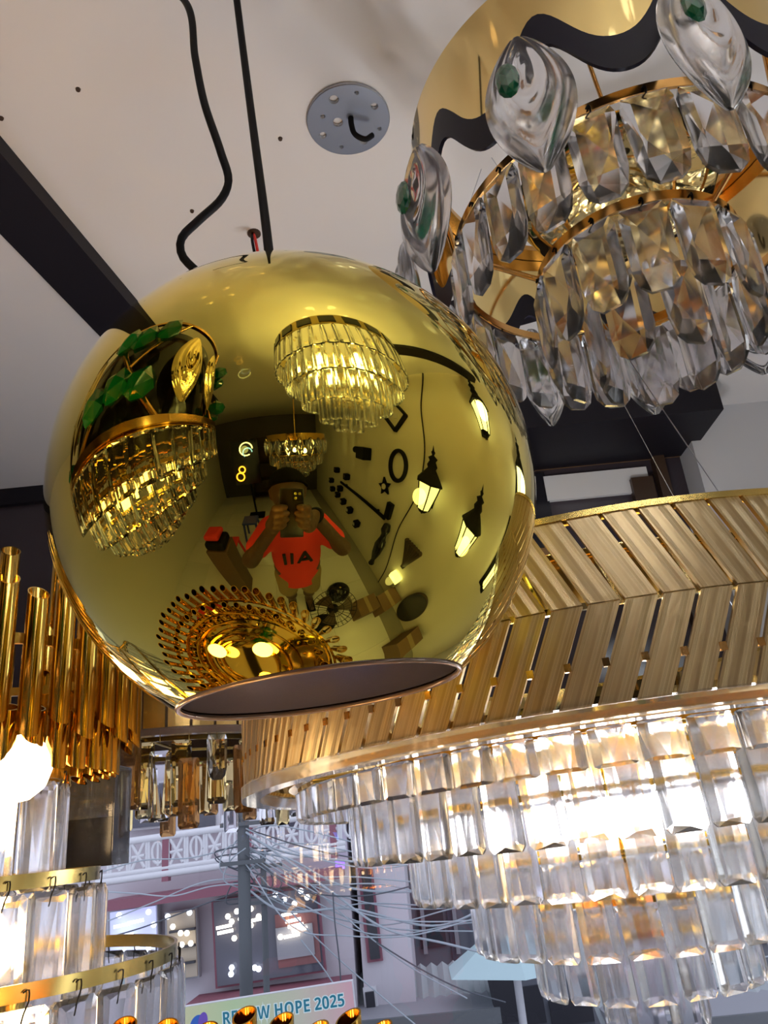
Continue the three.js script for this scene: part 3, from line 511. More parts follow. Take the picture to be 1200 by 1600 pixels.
// ---------------------------------------------------------------- what the globe mirrors: the shop behind the camera
{ // big lit chandelier above and behind
  const t = thing('tiered_chandelier', 'brightly lit round crystal chandelier with perforated brass ring, mirrored at top of the globe', 'chandelier', [0.33, 1.925, 0.3]); t.scale.setScalar(1.12);
  const r = 0.34;
  part('brass_ring', band(r, 0.42, 0.33, 0.006, 96), M.brass, t);
  for (let i = 0; i < 24; i++) { const a = TAU * i / 24; part('dark_opening', box(0.06, 0.062, 0.006), M.blackGloss, t, [Math.sin(a) * r, 0.375, Math.cos(a) * r], [0, a, 0]); }
  const bar = [barCrystal(0.036, 0.14, 0.016, 0), barCrystal(0.036, 0.14, 0.016, 1)];
  for (const [q, y, n] of [[0.335, 0.33, 52], [0.29, 0.24, 45], [0.22, 0.15, 34], [0.14, 0.08, 21], [0.07, 0.04, 10]]) { part('tier_ring', band(q, y + 0.008, y, 0.004, 72), M.brass, t); ringOf(t, n, q, y, bar, M.crystalMilky, { hook: null, offset: q * 11, name: 'bar_crystal' }); }
  for (let i = 0; i < 6; i++) { const a = TAU * i / 6, s = Math.sin(a) * 0.15, c = Math.cos(a) * 0.15; const b = part('bulb', bulbShape(0.03), M.bulbBright, t, [s, 0.25, c]); part('socket', socketShape(0.03), M.brass, b, [0, 0.042, 0]); lamp(t, s, 0.25, c, SOFT, 1.7, 1.2); part('spoke', rod(V(Math.sin(a) * 0.335, 0.335, Math.cos(a) * 0.335), V(0, 0.335, 0), 0.004), M.brass, t); part('rib', rod(V(Math.sin(a) * 0.29, 0.245, Math.cos(a) * 0.29), V(Math.sin(a) * 0.07, 0.04, Math.cos(a) * 0.07), 0.0025, 6), M.brass, t); part('rib', rod(V(Math.sin(a) * 0.335, 0.335, Math.cos(a) * 0.335), V(Math.sin(a) * 0.29, 0.245, Math.cos(a) * 0.29), 0.0025, 6), M.brass, t); }
  part('stem', cyl(0.008, 0.008, 0.27, 12), M.brass, t, [0, 0.465, 0]);
}
{ // smaller one further back
  const t = thing('tiered_chandelier', 'small crystal chandelier with oval crystals round its ring, far behind the photographer', 'chandelier', [0.2, 1.55, 1.7]); t.scale.setScalar(1.45);
  part('gold_ring', band(0.3, 0.2, 0.14, 0.005, 72), M.gold, t);
  const o = [leafCrystal(0.07, 0.16, 0.03)], bar = [barCrystal(0.04, 0.1, 0.016)];
  ringOf(t, 20, 0.305, 0.16, o, M.crystal, { hook: null, name: 'oval_crystal' });
  for (const [q, y, n] of [[0.27, 0.0, 34], [0.2, -0.07, 26], [0.13, -0.14, 17], [0.06, -0.2, 8]]) { part('tier_ring', band(q, y + 0.008, y, 0.004, 48), M.gold, t); ringOf(t, n, q, y, bar, M.crystal, { hook: null, name: 'bar_crystal' }); }
  for (let i = 0; i < 3; i++) { const a = TAU * i / 3; part('rib', tube([V(Math.sin(a) * 0.3, 0.16, Math.cos(a) * 0.3), V(Math.sin(a) * 0.268, 0.01, Math.cos(a) * 0.268), V(Math.sin(a) * 0.06, -0.2, Math.cos(a) * 0.06)], 0.003, 20, 6), M.gold, t); part('spoke', rod(V(Math.sin(a) * 0.298, 0.17, Math.cos(a) * 0.298), V(0, 0.17, 0), 0.004), M.gold, t);
    const b = part('bulb', bulbShape(0.022), M.bulbCool, t, [Math.sin(a) * 0.1, 0.02, Math.cos(a) * 0.1]); part('socket', socketShape(0.022), M.gold, b, [0, 0.03, 0]); lamp(t, Math.sin(a) * 0.1, 0.02, Math.cos(a) * 0.1, SOFT, 0.8, 1); }
  part('stem', cyl(0.006, 0.006, 0.56, 12), M.gold, t, [0, 0.443, 0]);
}
{ // large chandelier close on the left, with green stones above warm crystal tiers
  const t = thing('jewelled_chandelier', 'wide gold chandelier with green stones and marquise plates above warm crystal rows, left of photographer', 'chandelier', [-0.58, 1.57, -0.08]); t.scale.set(1.17, 1.05, 1.17);
  const r = 0.3, green = flat(new THREE.OctahedronGeometry(0.03, 1)), leafPlate = leafCrystal(0.085, 0.2, 0.02);
  part('lower_ring', band(r + 0.01, 0.27, 0.255, 0.008, 96), M.roseGold, t); part('upper_ring', band(r, 0.55, 0.54, 0.008, 96), M.roseGold, t);
  part('dark_drum', band(r - 0.03, 0.54, 0.265, 0.006, 72), M.blackGloss, t);
  for (let i = 0; i < 10; i++) { const a = TAU * i / 10, b = a + TAU / 10, P = (g, y) => V(Math.sin(g) * r, y, Math.cos(g) * r);
    if (i % 2) { part('cross_strip', rod(P(a, 0.26), P(b, 0.54), 0.006), M.roseGold, t); part('cross_strip', rod(P(b, 0.26), P(a, 0.54), 0.006), M.roseGold, t);
      for (const [g, y] of [[a + 0.16, 0.48], [b - 0.16, 0.48], [a + 0.31, 0.46], [a + 0.16, 0.33], [b - 0.16, 0.33], [a + 0.31, 0.34]]) part('green_stone', green, M.gem, t, P(g, y).multiply(V(1.04, 1, 1.04)), [0, g, 0.4]);
    } else for (const g of [a + 0.12, a + 0.48]) part('marquise_plate', leafPlate, M.goldMirror, t, P(g, 0.5).multiply(V(1.0, 1, 1.0)), [0, g, 0]); }
  const bar = [barCrystal(0.034, 0.085, 0.015, 0), barCrystal(0.034, 0.085, 0.015, 1)];
  for (const [q, y, n] of [[0.3, 0.25, 50], [0.26, 0.19, 43], [0.21, 0.13, 34], [0.15, 0.08, 24], [0.09, 0.04, 14]]) { part('tier_ring', band(q, y + 0.008, y, 0.004, 72), M.gold, t); ringOf(t, n, q, y, bar, M.crystal, { hook: null, offset: q * 5, name: 'bar_crystal' }); }
  for (let i = 0; i < 4; i++) { const a = TAU * i / 4 + 0.9, s = Math.sin(a) * 0.12, c = Math.cos(a) * 0.12; const b = part('bulb', bulbShape(0.026), M.bulbWarmBright, t, [s, 0.15, c]); part('socket', socketShape(0.026), M.brass, b, [0, 0.036, 0]); lamp(t, s, 0.15, c, WARM, 1.0, 1); part('spoke', rod(V(Math.sin(a) * 0.3, 0.262, Math.cos(a) * 0.3), V(0, 0.262, 0), 0.004), M.gold, t); part('rib', rod(V(Math.sin(a) * 0.298, 0.25, Math.cos(a) * 0.298), V(Math.sin(a) * 0.09, 0.04, Math.cos(a) * 0.09), 0.003, 6), M.gold, t); }
  part('stem', cyl(0.009, 0.009, 0.74, 12), M.gold, t, [0, 0.61, 0]);
}
// ---------------------------------------------------------------- lamps on the right-hand wall
const WX = 1.15;
const litPane = mat([0.9, 0.95, 1], 0.3, 0, { emit: [0.85, 0.94, 1, 3.2] });
function wallLantern(label, y, z, s, lit = true, candela = 0.5) {      // coach lantern: pagoda roof, tapered glass body, bracket
  const t = thing('wall_lantern', label, 'wall lamp', [WX, y, z]), x = -0.13 * s;
  part('back_plate', rbox(0.015, 0.22 * s, 0.09 * s, 0.004), M.black, t, [-0.008, 0, 0]);
  part('arm', tube([V(-0.012, -0.05 * s, 0), V(-0.08 * s, -0.13 * s, 0), V(x, -0.14 * s, 0)], 0.008 * s, 16, 8), M.black, t);
  part('roof', new THREE.LatheGeometry([[0.0, 0.34], [0.01, 0.3], [0.02, 0.29], [0.01, 0.27], [0.045, 0.25], [0.03, 0.23], [0.05, 0.2], [0.04, 0.18], [0.07, 0.15], [0.125, 0.095], [0.125, 0.085], [0, 0.085]].map(([a, b]) => new THREE.Vector2(a * s, b * s)), 6), M.black, t, [x, 0, 0]);
  part('floor_plate', cyl(0.06 * s, 0.03 * s, 0.03 * s, 6), M.black, t, [x, -0.115 * s, 0]);
  for (let i = 0; i < 6; i++) { const a = TAU * i / 6, b = TAU * (i + 1) / 6, P = (g, r, yy) => V(x + Math.sin(g) * r * s, yy * s, Math.cos(g) * r * s);
    part('frame_bar', rod(P(a, 0.06, -0.1), P(a, 0.108, 0.09), 0.006 * s, 6), M.black, t);
    const g = new THREE.BufferGeometry(), q = [P(a, 0.056, -0.1), P(b, 0.056, -0.1), P(b, 0.102, 0.088), P(a, 0.102, 0.088)]; g.setAttribute('position', new THREE.Float32BufferAttribute([0, 1, 2, 0, 2, 3].flatMap((k) => q[k].toArray()), 3)); g.computeVertexNormals();
    part('glass_pane', g, lit ? litPane : M.smokedPane, t); }
  if (lit) lamp(t, x - 0.13 * s, 0, 0, COOL, candela, 3);
}
wallLantern('lit black coach lantern with pagoda roof, largest in the middle of the lamp wall', 1.47, 0.08, 1.15);
wallLantern('lit black coach lantern on the lamp wall, next one towards the street', 1.4, -0.47, 1.1);
wallLantern('lit black coach lantern high on the lamp wall, under the ceiling', 2.2, -0.5, 0.95, true, 0.8);
wallLantern('lit black coach lantern on the lamp wall near shop window, upper one', 2.02, -1.1, 0.95, true, 0.8);
{ const t = thing('tube_wall_lamp', 'long lit glass tube wall lamp in black cage near the shop window', 'wall lamp', [WX, 1.52, -1.08]);
  part('back_plate', rbox(0.02, 0.55, 0.14, 0.006), M.black, t, [-0.01, 0, 0]); part('glass_tube', cyl(0.04, 0.04, 0.42, 20), litPane, t, [-0.09, 0, 0]);
  for (const y of [-0.22, 0.22]) part('end_cap', cyl(0.055, 0.055, 0.03, 20), M.black, t, [-0.09, y, 0]);
  for (let i = 0; i < 6; i++) part('cage_bar', rod(V(-0.09 + Math.sin(i * TAU / 6) * 0.055, -0.22, Math.cos(i * TAU / 6) * 0.055), V(-0.09 + Math.sin(i * TAU / 6) * 0.055, 0.22, Math.cos(i * TAU / 6) * 0.055), 0.005, 6), M.black, t); lamp(t, -0.17, 0, 0, COOL, 0.5, 3); }
{ const t = thing('frame_wall_lamp', 'black square frame wall lamp hung as a diamond on the lamp wall', 'wall lamp', [WX, 2.12, 0.65]);
  for (let i = 0; i < 4; i++) part('frame_bar', box(0.05, 0.03, 0.26), M.black, t, V(-0.025, Math.cos(i * TAU / 4 + TAU / 8) * 0.125, Math.sin(i * TAU / 4 + TAU / 8) * 0.125), [i * TAU / 4 + TAU / 8, 0, 0]); part('back_plate', rbox(0.012, 0.06, 0.06), M.paleWall, t, [-0.006, 0, 0]); }
{ const t = thing('ring_wall_lamp', 'black oval ring wall lamp on the lamp wall', 'wall lamp', [WX, 1.57, 0.58]); part('ring', new THREE.TorusGeometry(0.12, 0.016, 10, 40).rotateY(Math.PI / 2).scale(2.6, 1.35, 1), M.black, t, [-0.03, 0, 0]); part('diffuser', cyl(0.1, 0.1, 0.012, 32).rotateZ(Math.PI / 2).scale(1, 1.35, 1), M.cream, t, [-0.012, 0, 0]); }
{ const t = thing('spot_wall_lamp', 'black box wall spot with round lens tilted off the lamp wall', 'wall lamp', [WX, 1.6, 1.21]); part('body', rbox(0.15, 0.17, 0.2, 0.01), M.black, t, [-0.085, 0, 0]); part('barrel', cyl(0.05, 0.05, 0.12, 20).rotateX(Math.PI / 2), M.black, t, [-0.1, 0.03, 0.14]); part('lens', cyl(0.042, 0.042, 0.01, 20).rotateX(Math.PI / 2), M.chrome, t, [-0.1, 0.03, 0.203]); }
{ const t = thing('star_wall_lamp', 'small black star-shaped wall lamp with pale centre', 'wall lamp', [WX, 1.27, 0.77]); const s = new THREE.Shape(); for (let i = 0; i < 10; i++) { const a = i * TAU / 10, q = i % 2 ? 0.055 : 0.115; i ? s.lineTo(Math.cos(a) * q, Math.sin(a) * q) : s.moveTo(q, 0); } part('star', new THREE.ExtrudeGeometry(s, { depth: 0.03, bevelEnabled: false }).rotateY(-Math.PI / 2), M.black, t); part('centre', cyl(0.035, 0.035, 0.012, 20).rotateZ(Math.PI / 2), M.cream, t, [-0.035, 0, 0]); }
{ const t = thing('bar_wall_lamp', 'long thin black bar lamp running along the lamp wall', 'wall lamp', [WX, 0.92, 1.3]); part('bar', rbox(0.03, 0.045, 1.4, 0.006), M.black, t, [-0.05, 0, 0]); for (const z of [-0.5, 0.5]) part('bracket', box(0.04, 0.03, 0.03), M.black, t, [-0.02, 0, z]); part('shade', rbox(0.06, 0.2, 0.1, 0.01), M.black, t, [-0.04, 0.12, -0.72]); }
const cubeNames = ['fourth', 'third', 'second', 'first'];
[[0.62, 2.4], [0.6, 2.1], [0.58, 1.8], [0.55, 1.5], [1.1, 1.75], [1.12, 2.2], [0.45, 1.2], [0.78, 2.0], [0.8, 2.5]].forEach(([y, z], i) => {
  const t = thing('cube_wall_lamp', i < 4 ? `small black cube wall lamp, ${cubeNames[i]} of the low row counted from the globe` : ['black cube wall lamp above the bar lamp', 'black cube wall lamp above the bar lamp, further back', 'black cube wall lamp lowest on the lamp wall', 'black round-topped cube lamp just under the bar lamp', 'black cube lamp at the far end under the bar lamp'][i - 4], 'wall lamp', [WX, y, z], 'small black wall lamps');
  part('body', rbox(0.1, 0.11, 0.1, 0.008), M.black, t, [-0.06, 0, 0]); part('lens', cyl(0.03, 0.03, 0.012, 16).rotateZ(Math.PI / 2), M.chrome, t, [-0.114, 0.01, 0]); part('plate', box(0.012, 0.08, 0.08), M.black, t, [-0.006, 0, 0]); });
{ const t = thing('figure_wall_lamp', 'tall black sculpted wall lamp low on the lamp wall', 'wall lamp', [WX, 0.55, 0.5]); part('body', new THREE.LatheGeometry([[0, -0.38], [0.05, -0.34], [0.03, -0.26], [0.07, -0.1], [0.08, 0.05], [0.045, 0.16], [0.04, 0.22], [0.065, 0.28], [0.05, 0.35], [0, 0.37]].map(([x, y]) => new THREE.Vector2(x, y)), 18), M.blackGloss, t, [-0.085, 0, 0]); part('bracket', box(0.05, 0.05, 0.05), M.black, t, [-0.025, 0.05, 0]); }
{ const t = thing('shell_wall_lamp', 'brown fluted shell wall lamp low on the lamp wall', 'wall lamp', [WX, 0.8, 0.02]); for (let i = 0; i < 7; i++) { const a = (i - 3) * 0.22; part('flute', rod(V(-0.03, -0.16, 0), V(-0.09, 0.16, Math.sin(a) * 0.2), 0.028, 10), M.darkWood, t); } part('foot', rbox(0.05, 0.06, 0.06), M.darkWood, t, [-0.025, -0.17, 0]); }
{ const t = thing('white_box_lamp', 'small lit white box lamp low on the lamp wall', 'wall lamp', [WX, 0.44, 0.0]); part('body', rbox(0.1, 0.07, 0.18, 0.01), litPane, t, [-0.06, 0, 0]); part('housing', rbox(0.08, 0.09, 0.18, 0.01), M.grout, t, [-0.045, -0.08, 0]); lamp(t, -0.16, 0, 0, COOL, 0.15, 3); }
single('wall_cable', 'loose black cable hanging down the lamp wall', 'cable', tube([V(1.14, 2.595, 0.1), V(1.14, 2.2, 0.26), V(1.13, 1.77, 0.24), V(1.14, 1.4, 0.26), V(1.135, 0.9, 0.36), V(1.14, 0.3, 0.24), V(1.12, 0.02, 0.2)], 0.007, 60, 6), M.black);
// ---------------------------------------------------------------- goods on the floor
{ const t = thing('plastic_basin', 'red plastic basin on the tiles below the jewelled chandelier', 'basin', [-1.1, 0, -0.1]); part('bowl', new THREE.LatheGeometry([[0, 0.012], [0.17, 0.012], [0.24, 0.15], [0.265, 0.155], [0.265, 0.145], [0.25, 0.14], [0.18, 0.0], [0, 0.0]].map(([x, y]) => new THREE.Vector2(x, y)), 40), M.red, t); part('rim', new THREE.TorusGeometry(0.262, 0.008, 8, 48).rotateX(Math.PI / 2), M.red, t, [0, 0.15, 0]); }
const card = mat([0.17, 0.1, 0.055], 0.85);
[[0.98, -0.2, 0.3, 0.28, 'brown cardboard box on floor against the lamp wall'], [0.68, -0.12, 0.26, 0.3, 'brown cardboard box standing forward of the wall boxes'], [0.93, -1.05, 0.34, 0.36, 'tall brown cardboard box beside the black panels']].forEach(([x, z, w, h, label]) => { const t = thing('cardboard_box', label, 'box', [x, 0, z]); part('carton', rbox(w, h, w * 0.9, 0.006), card, t, [0, h / 2, 0]); part('tape', box(w * 0.18, 0.002, w * 0.9), mat([0.3, 0.22, 0.12], 0.4), t, [0, h + 0.0005, 0]); });
{ const t = thing('pedestal_fan', 'black pedestal fan with round wire cage, tilted up beside the photographer', 'fan', [0.2, 0, -0.12]); const R = 0.17;
  part('foot', cyl(0.13, 0.15, 0.02, 32), M.black, t, [0, 0.01, 0]); part('pole', cyl(0.012, 0.014, 0.66, 14), M.black, t, [0, 0.34, 0]);
  const head = part('motor', new THREE.LatheGeometry([[0, -0.12], [0.035, -0.11], [0.045, -0.06], [0.04, -0.01], [0, 0]].map(([x, y]) => new THREE.Vector2(x, y)), 20), M.black, t, [0, 0.74, 0], [-0.35, 0, 0.1]);
  for (let i = 0; i < 28; i++) { const a = TAU * i / 28, q = []; for (let k = 0; k <= 8; k++) { const b = k / 8 * Math.PI - Math.PI / 2; q.push(V(Math.sin(a) * Math.cos(b) * R, Math.sin(b) * 0.055 + 0.02, Math.cos(a) * Math.cos(b) * R)); } part('cage_wire', new THREE.TubeGeometry(new THREE.CatmullRomCurve3(q), 14, 0.0016, 5), M.black, head); }
  for (const [q, y] of [[R, 0.02], [R * 0.7, 0.06], [R * 0.35, 0.072]]) part('cage_hoop', new THREE.TorusGeometry(q, 0.0025, 6, 48).rotateX(Math.PI / 2), M.black, head, [0, y, 0]);
  for (let i = 0; i < 3; i++) { const a = TAU * i / 3, sh = new THREE.Shape(); sh.moveTo(0, 0); sh.quadraticCurveTo(0.08, 0.03, 0.13, 0.08); sh.quadraticCurveTo(0.15, 0.0, 0.12, -0.05); sh.quadraticCurveTo(0.06, -0.03, 0, 0); part('blade', new THREE.ExtrudeGeometry(sh, { depth: 0.003, bevelEnabled: false }).rotateX(Math.PI / 2 + 0.3), M.darkWood, head, [0, 0.025, 0], [0, a, 0]); } }
{ const t = thing('bowl_lamp_shade', 'black bowl-shaped metal lamp shade upside down on the tiles', 'lamp shade', [0.5, 0, 0.3]); part('bowl', new THREE.LatheGeometry([[0.16, 0], [0.155, 0.05], [0.12, 0.11], [0.05, 0.14], [0, 0.142]].map(([x, y]) => new THREE.Vector2(x, y)), 40), M.blackGloss, t); part('knob', cyl(0.012, 0.016, 0.03, 14), M.brass, t, [0, 0.155, 0]); }
{ const t = thing('black_panel', 'dark oval mirror panel leaning on the lamp wall', 'mirror', [1.1, 0.05, -0.55]); part('panel', cyl(0.26, 0.26, 0.02, 40).rotateZ(Math.PI / 2).scale(1, 1.2, 0.75), M.blackGloss, t, [0, 0.32, 0], [0, 0, 0.05]); part('edge', new THREE.TorusGeometry(0.26, 0.012, 8, 48).rotateY(Math.PI / 2).scale(1, 1.2, 0.75), M.darkWood, t, [0, 0.32, 0], [0, 0, 0.05]); }
{ const t = thing('plastic_stool', 'red plastic stool on the tiles behind the photographer', 'stool', [-0.95, 0, 1.1]); part('seat', rbox(0.3, 0.04, 0.3, 0.015), M.red, t, [0, 0.44, 0]); for (const [x, z] of [[-1, -1], [1, -1], [-1, 1], [1, 1]]) part('leg', rod(V(x * 0.16, 0, z * 0.16), V(x * 0.12, 0.43, z * 0.12), 0.022, 8), M.red, t); }
{ const bl = mat([0.03, 0.06, 0.4], 0.4), t = thing('plastic_stool', 'blue plastic stool on the tiles behind the photographer', 'stool', [-0.7, 0, 1.75]); part('seat', rbox(0.28, 0.04, 0.28, 0.015), bl, t, [0, 0.42, 0]); for (const [x, z] of [[-1, -1], [1, -1], [-1, 1], [1, 1]]) part('leg', rod(V(x * 0.15, 0, z * 0.15), V(x * 0.11, 0.41, z * 0.11), 0.022, 8), bl, t); }
{ const t = thing('display_plinth', 'brown display plinth with black folded cloth and red cloth on top', 'plinth', [-0.78, 0, 0.62]); part('block', rbox(0.26, 0.86, 0.26, 0.01), mat([0.13, 0.075, 0.04], 0.6), t, [0, 0.43, 0]); part('black_cloth', rbox(0.24, 0.1, 0.24, 0.04), M.black, t, [0, 0.91, 0]); part('red_cloth', rbox(0.18, 0.06, 0.2, 0.025), M.red, t, [-0.02, 0.99, 0.02]); }
// neon sign and dark goods against the back wall
{ const t = thing('neon_sign', 'round white and blue neon sign deep in the shop', 'neon sign', [-0.75, 1.6, 2.55]);
  part('white_loop', new THREE.TorusGeometry(0.14, 0.012, 10, 40, 5.2), mat([1, 1, 1], 0.4, 0, { emit: [0.9, 0.94, 1, 6] }), t, [0, 0.05, 0]); part('blue_loop', new THREE.TorusGeometry(0.1, 0.012, 10, 40, 4), mat([0.2, 0.3, 1], 0.4, 0, { emit: [0.1, 0.25, 1, 6] }), t, [0.03, -0.03, -0.01]); part('orange_loop', new THREE.TorusGeometry(0.09, 0.014, 10, 40), mat([1, 0.5, 0.1], 0.4, 0, { emit: [1, 0.5, 0.12, 5] }), t, [-0.2, -0.55, 0]); part('orange_loop', new THREE.TorusGeometry(0.07, 0.014, 10, 40), mat([1, 0.5, 0.1], 0.4, 0, { emit: [1, 0.5, 0.12, 5] }), t, [-0.14, -0.39, 0]);
  part('backing', rbox(0.62, 1.0, 0.02, 0.005), M.blackGloss, t, [-0.05, -0.25, 0.04]); part('post', box(0.04, 1.55, 0.04), M.black, t, [0, -0.825, 0.07]); part('foot', box(0.4, 0.02, 0.3), M.black, t, [0, -1.59, 0.07]); lamp(t, 0, 0.05, -0.12, [0.75, 0.85, 1], 0.25, 4); }
{ const t = thing('shelf_unit', 'dark shelf unit with cartons against the back wall', 'shelf', [-0.2, 0, 3.75]); for (const x of [-0.75, 0.75]) part('side', box(0.04, 1.9, 0.4), M.darkWood, t, [x, 0.95, 0]); for (const y of [0.1, 0.6, 1.1, 1.6]) part('board', box(1.5, 0.03, 0.4), M.darkWood, t, [0, y, 0]); part('back', box(1.5, 1.9, 0.02), M.darkWood, t, [0, 0.95, 0.19]); }
// ---------------------------------------------------------------- the photographer, mirrored in the globe
function sdfMesh(dist, c, half, res) {
  const mc = new MarchingCubes(res, new THREE.MeshBasicMaterial(), false, false, 400000); mc.isolation = 0;
  for (let k = 0; k < res; k++) for (let j = 0; j < res; j++) for (let i = 0; i < res; i++) {
    const h = res / 2; mc.field[k * res * res + j * res + i] = -dist(c.x + (i - h) / h * half, c.y + (j - h) / h * half, c.z + (k - h) / h * half); }
  mc.update();
  const n = mc.count, P = mc.positionArray.slice(0, n * 3), g = new THREE.BufferGeometry();
  for (let i = 0; i < n; i++) { P[i * 3] = P[i * 3] * half + c.x; P[i * 3 + 1] = P[i * 3 + 1] * half + c.y; P[i * 3 + 2] = P[i * 3 + 2] * half + c.z; }
  g.setAttribute('position', new THREE.Float32BufferAttribute(P, 3)); const m = mergeVertices(g, half / res * 0.02); m.computeVertexNormals(); return m;
}
const smin = (a, b, k) => { const h = Math.max(k - Math.abs(a - b), 0) / k; return Math.min(a, b) - h * h * k * 0.25; };
function bones(list, k) {                                              // [ax,ay,az,ra, bx,by,bz,rb, squash in z]
  return (x, y, z) => { let d = 9;
    for (const [ax, ay, az, ra, bx, by, bz, rb, sq = 1] of list) {
      const ux = bx - ax, uy = by - ay, uz = bz - az, l = ux * ux + uy * uy + uz * uz, t = Math.max(0, Math.min(1, l ? ((x - ax) * ux + (y - ay) * uy + (z - az) * uz) / l : 0));
      const px = x - ax - ux * t, py = y - ay - uy * t, pz = (z - az - uz * t) / sq; d = smin(d, (Math.sqrt(px * px + py * py + pz * pz) - ra - (rb - ra) * t) * (sq < 1 ? 0.85 : 1), k); }
    return d; };
}
{
  const Z = 0.27, t = thing('person', 'person in bright red printed T-shirt holding up a phone with both hands, mirrored in globe', 'person', [0, 0, Z]);
  const J = {}, side = [-1, 1];
  const sh = (s) => [s * 0.17, 1.28, 0.0], el = (s) => [s * 0.29, 1.13, -0.1], wr = (s) => [s * 0.07, 1.47, -0.19];
  const trunk = [[0, 0.9, 0.02, 0.145, 0, 1.05, 0.01, 0.135, 0.72], [0, 1.05, 0.01, 0.135, 0, 1.24, 0.01, 0.15, 0.7], [-0.1, 1.26, 0.01, 0.075, 0.1, 1.26, 0.01, 0.075, 0.85]];
  const list = [...trunk, [0, 1.3, 0.01, 0.058, 0, 1.42, -0.01, 0.052]];
  for (const s of side) list.push([s * 0.14, 1.27, 0.01, 0.062, ...el(s), 0.042], [...el(s), 0.042, ...wr(s), 0.026], [s * 0.085, 0.9, 0.02, 0.092, s * 0.1, 0.5, 0, 0.06], [s * 0.1, 0.5, 0, 0.06, s * 0.1, 0.28, 0.03, 0.054], [s * 0.1, 0.28, 0.03, 0.054, s * 0.1, 0.075, 0.03, 0.036], [s * 0.1, 0.045, 0.04, 0.04, s * 0.11, 0.03, -0.13, 0.03]);
  const bodyGeo = sdfMesh(bones(list, 0.05), V(0, 0.76, -0.02), 0.8, 96);
  // head with brow, nose, lips, chin and ears
  const H = V(-0.02, 1.51, -0.02), headD = bones([[H.x, H.y + 0.03, H.z + 0.01, 0.083, H.x, H.y - 0.01, H.z - 0.005, 0.08, 1], [H.x, H.y - 0.02, H.z - 0.03, 0.06, H.x, H.y - 0.085, H.z - 0.045, 0.035], [H.x, H.y + 0.005, H.z - 0.083, 0.008, H.x, H.y - 0.03, H.z - 0.096, 0.013], [H.x - 0.02, H.y - 0.056, H.z - 0.078, 0.008, H.x + 0.02, H.y - 0.056, H.z - 0.078, 0.008], [H.x - 0.04, H.y + 0.022, H.z - 0.072, 0.009, H.x + 0.04, H.y + 0.022, H.z - 0.072, 0.009], [H.x - 0.082, H.y + 0.012, H.z + 0.008, 0.012, H.x - 0.082, H.y - 0.02, H.z + 0.002, 0.009], [H.x + 0.082, H.y + 0.012, H.z + 0.008, 0.012, H.x + 0.082, H.y - 0.02, H.z + 0.002, 0.009], [H.x, H.y - 0.06, H.z, 0.055, H.x, H.y - 0.15, H.z + 0.02, 0.054]], 0.02);
  const headGeo = sdfMesh(headD, H, 0.17, 72);
  // the phone sits just behind the lens of this photograph
  const lens = EYE.clone().addScaledVector(camBack, 0.016), phone = lens.clone().addScaledVector(camUp, -0.056).addScaledVector(camRight, -0.018).addScaledVector(camBack, 0.006);
  const hands = [];
  for (const s of side) {                                              // palm beside the phone, four fingers over its back face, thumb on its screen
    const L = (r, u, b) => { const p = phone.clone().addScaledVector(camRight, r * s).addScaledVector(camUp, u).addScaledVector(camBack, b); return [p.x, p.y, p.z - Z]; };
    const w = wr(s), q = [[...w, 0.026, ...L(0.062, -0.045, 0.03), 0.027], [...L(0.06, -0.05, 0.03), 0.024, ...L(0.052, -0.005, 0.02), 0.02]];
    for (const [i, u, len] of [[0, 0.018, 0.03], [1, -0.002, 0.036], [2, -0.022, 0.034], [3, -0.041, 0.026]]) q.push([...L(0.055, u - 0.004, 0.018), 0.0105, ...L(0.05, u, -0.012), 0.0095], [...L(0.05, u, -0.012), 0.0095, ...L(0.05 - len * 0.6, u + 0.003, -0.018), 0.0088], [...L(0.05 - len * 0.6, u + 0.003, -0.018), 0.0088, ...L(0.05 - len, u + 0.004 + i * 0.001, -0.015), 0.0078]);
    q.push([...L(0.056, -0.04, 0.03), 0.014, ...L(0.045, -0.012, 0.02), 0.0115], [...L(0.045, -0.012, 0.02), 0.0115, ...L(0.026, 0.006, 0.016), 0.0095]);
    const c = phone.clone().addScaledVector(camRight, 0.06 * s).addScaledVector(camUp, -0.03); c.z -= Z; hands.push(sdfMesh(bones(q, 0.008), c, 0.12, 72));
  }
  part('body', mergeGeometries([bodyGeo, headGeo, ...hands].map((g) => { for (const k of Object.keys(g.attributes)) if (k !== 'position' && k !== 'normal') g.deleteAttribute(k); return g; })), M.skin, t);
  for (const s of side) part('eye', new THREE.SphereGeometry(0.012, 12, 10), mat([0.8, 0.78, 0.75], 0.2), t, [H.x + s * 0.03, H.y + 0.004, H.z - 0.078]);
  part('hair', sdfMesh((x, y, z) => Math.max(headD(x, y, z) - 0.012, -(y - H.y - 0.03 + (z - H.z) * 0.75)), H, 0.17, 64), mat([0.004, 0.0035, 0.0035], 0.9, 0, { specularIntensity: 0.2 }), t);
  const shirtList = [[0, 0.72, 0.02, 0.185, 0, 1.02, 0.01, 0.16, 0.72], [0, 1.02, 0.01, 0.16, 0, 1.24, 0.01, 0.165, 0.72], [-0.11, 1.265, 0.01, 0.082, 0.11, 1.265, 0.01, 0.082, 0.9]]; 
  for (const s of side) shirtList.push([s * 0.14, 1.27, 0.01, 0.08, s * 0.235, 1.185, -0.045, 0.072]);
  const sd = bones(shirtList, 0.04);
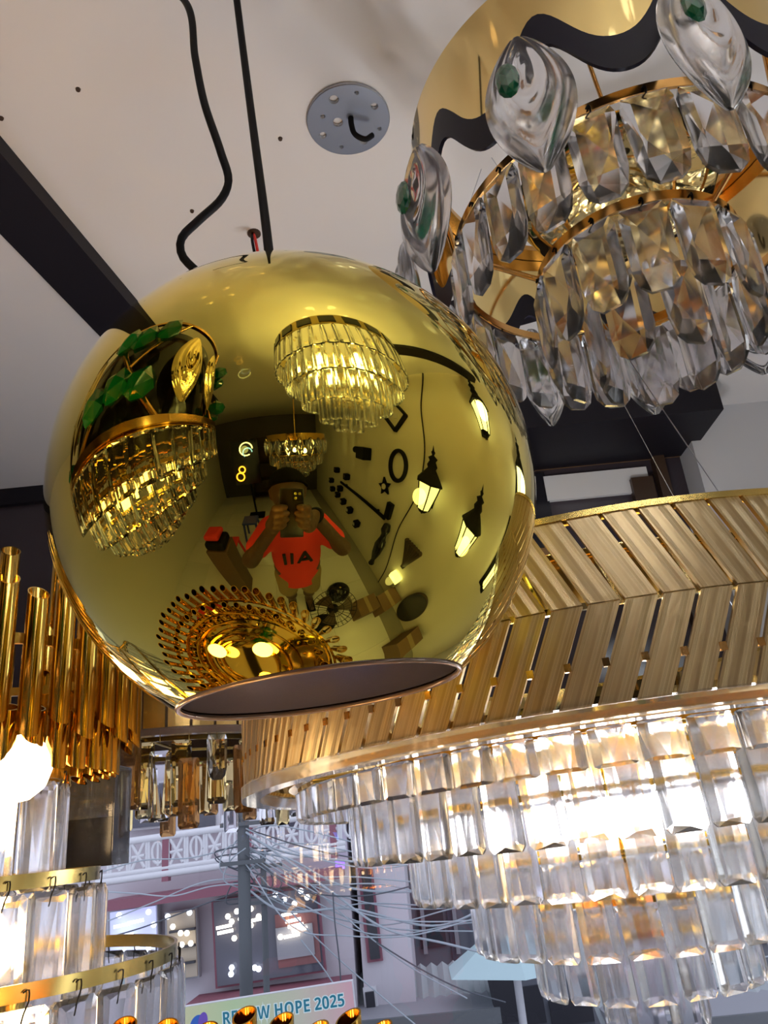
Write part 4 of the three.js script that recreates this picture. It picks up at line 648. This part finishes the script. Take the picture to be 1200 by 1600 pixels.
  part('t_shirt', sdfMesh((x, y, z) => Math.max(sd(x, y, z), 0.7 - y, Math.hypot(x, z - 0.0) < 0.08 && y > 1.325 ? 0.01 : -9), V(0, 1.02, 0), 0.42, 80), M.red, t);
  const shorts = bones([[0, 0.86, 0.02, 0.16, 0, 0.74, 0.02, 0.165, 0.75], [-0.09, 0.78, 0.02, 0.105, -0.11, 0.5, 0.01, 0.095], [0.09, 0.78, 0.02, 0.105, 0.11, 0.5, 0.01, 0.095]], 0.04);
  part('shorts', sdfMesh((x, y, z) => Math.max(shorts(x, y, z), 0.46 - y, y - 0.9), V(0, 0.66, 0), 0.3, 64), mat([0.3, 0.22, 0.1], 0.8), t);
  for (const s of side) part('sandal', rbox(0.1, 0.03, 0.26, 0.012), M.black, t, [s * 0.105, 0.016, -0.045]);
  // printed letters on the chest, two bars and an A
  const ink = mat([0.01, 0.008, 0.01], 0.7), bar = (x0, y0, x1, y1) => part('shirt_print', box(0.018, Math.hypot(x1 - x0, y1 - y0) + 0.01, 0.012), ink, t, [(x0 + x1) / 2, (y0 + y1) / 2, -0.108], [-0.03, 0, -Math.atan2(x1 - x0, y1 - y0)]);
  bar(-0.08, 1.08, -0.08, 1.17); bar(-0.04, 1.08, -0.035, 1.17); bar(0.0, 1.08, 0.04, 1.17); bar(0.08, 1.08, 0.04, 1.17); bar(0.025, 1.105, 0.06, 1.105);
  const watch = part('wrist_watch', new THREE.TorusGeometry(0.032, 0.009, 8, 24), M.black, t, wr(1)); watch.rotation.set(1.2, 0.4, 0);
  // the phone itself
  const ph = thing('phone', 'black phone held upright in front of the face of the photographer', 'phone', phone);
  ph.quaternion.copy(camera.quaternion);
  part('body', rbox(0.076, 0.16, 0.009, 0.004), M.blackGloss, ph);
  part('camera_bump', rbox(0.03, 0.034, 0.003, 0.0014), M.black, ph, [0.017, 0.056, -0.0055]);
  for (const [x, y] of [[0.011, 0.063], [0.024, 0.063], [0.011, 0.049]]) part('lens', cyl(0.0045, 0.0045, 0.002, 16).rotateX(Math.PI / 2), M.chrome, ph, [x, y, -0.0066]);
}
renderer.render(scene, camera);
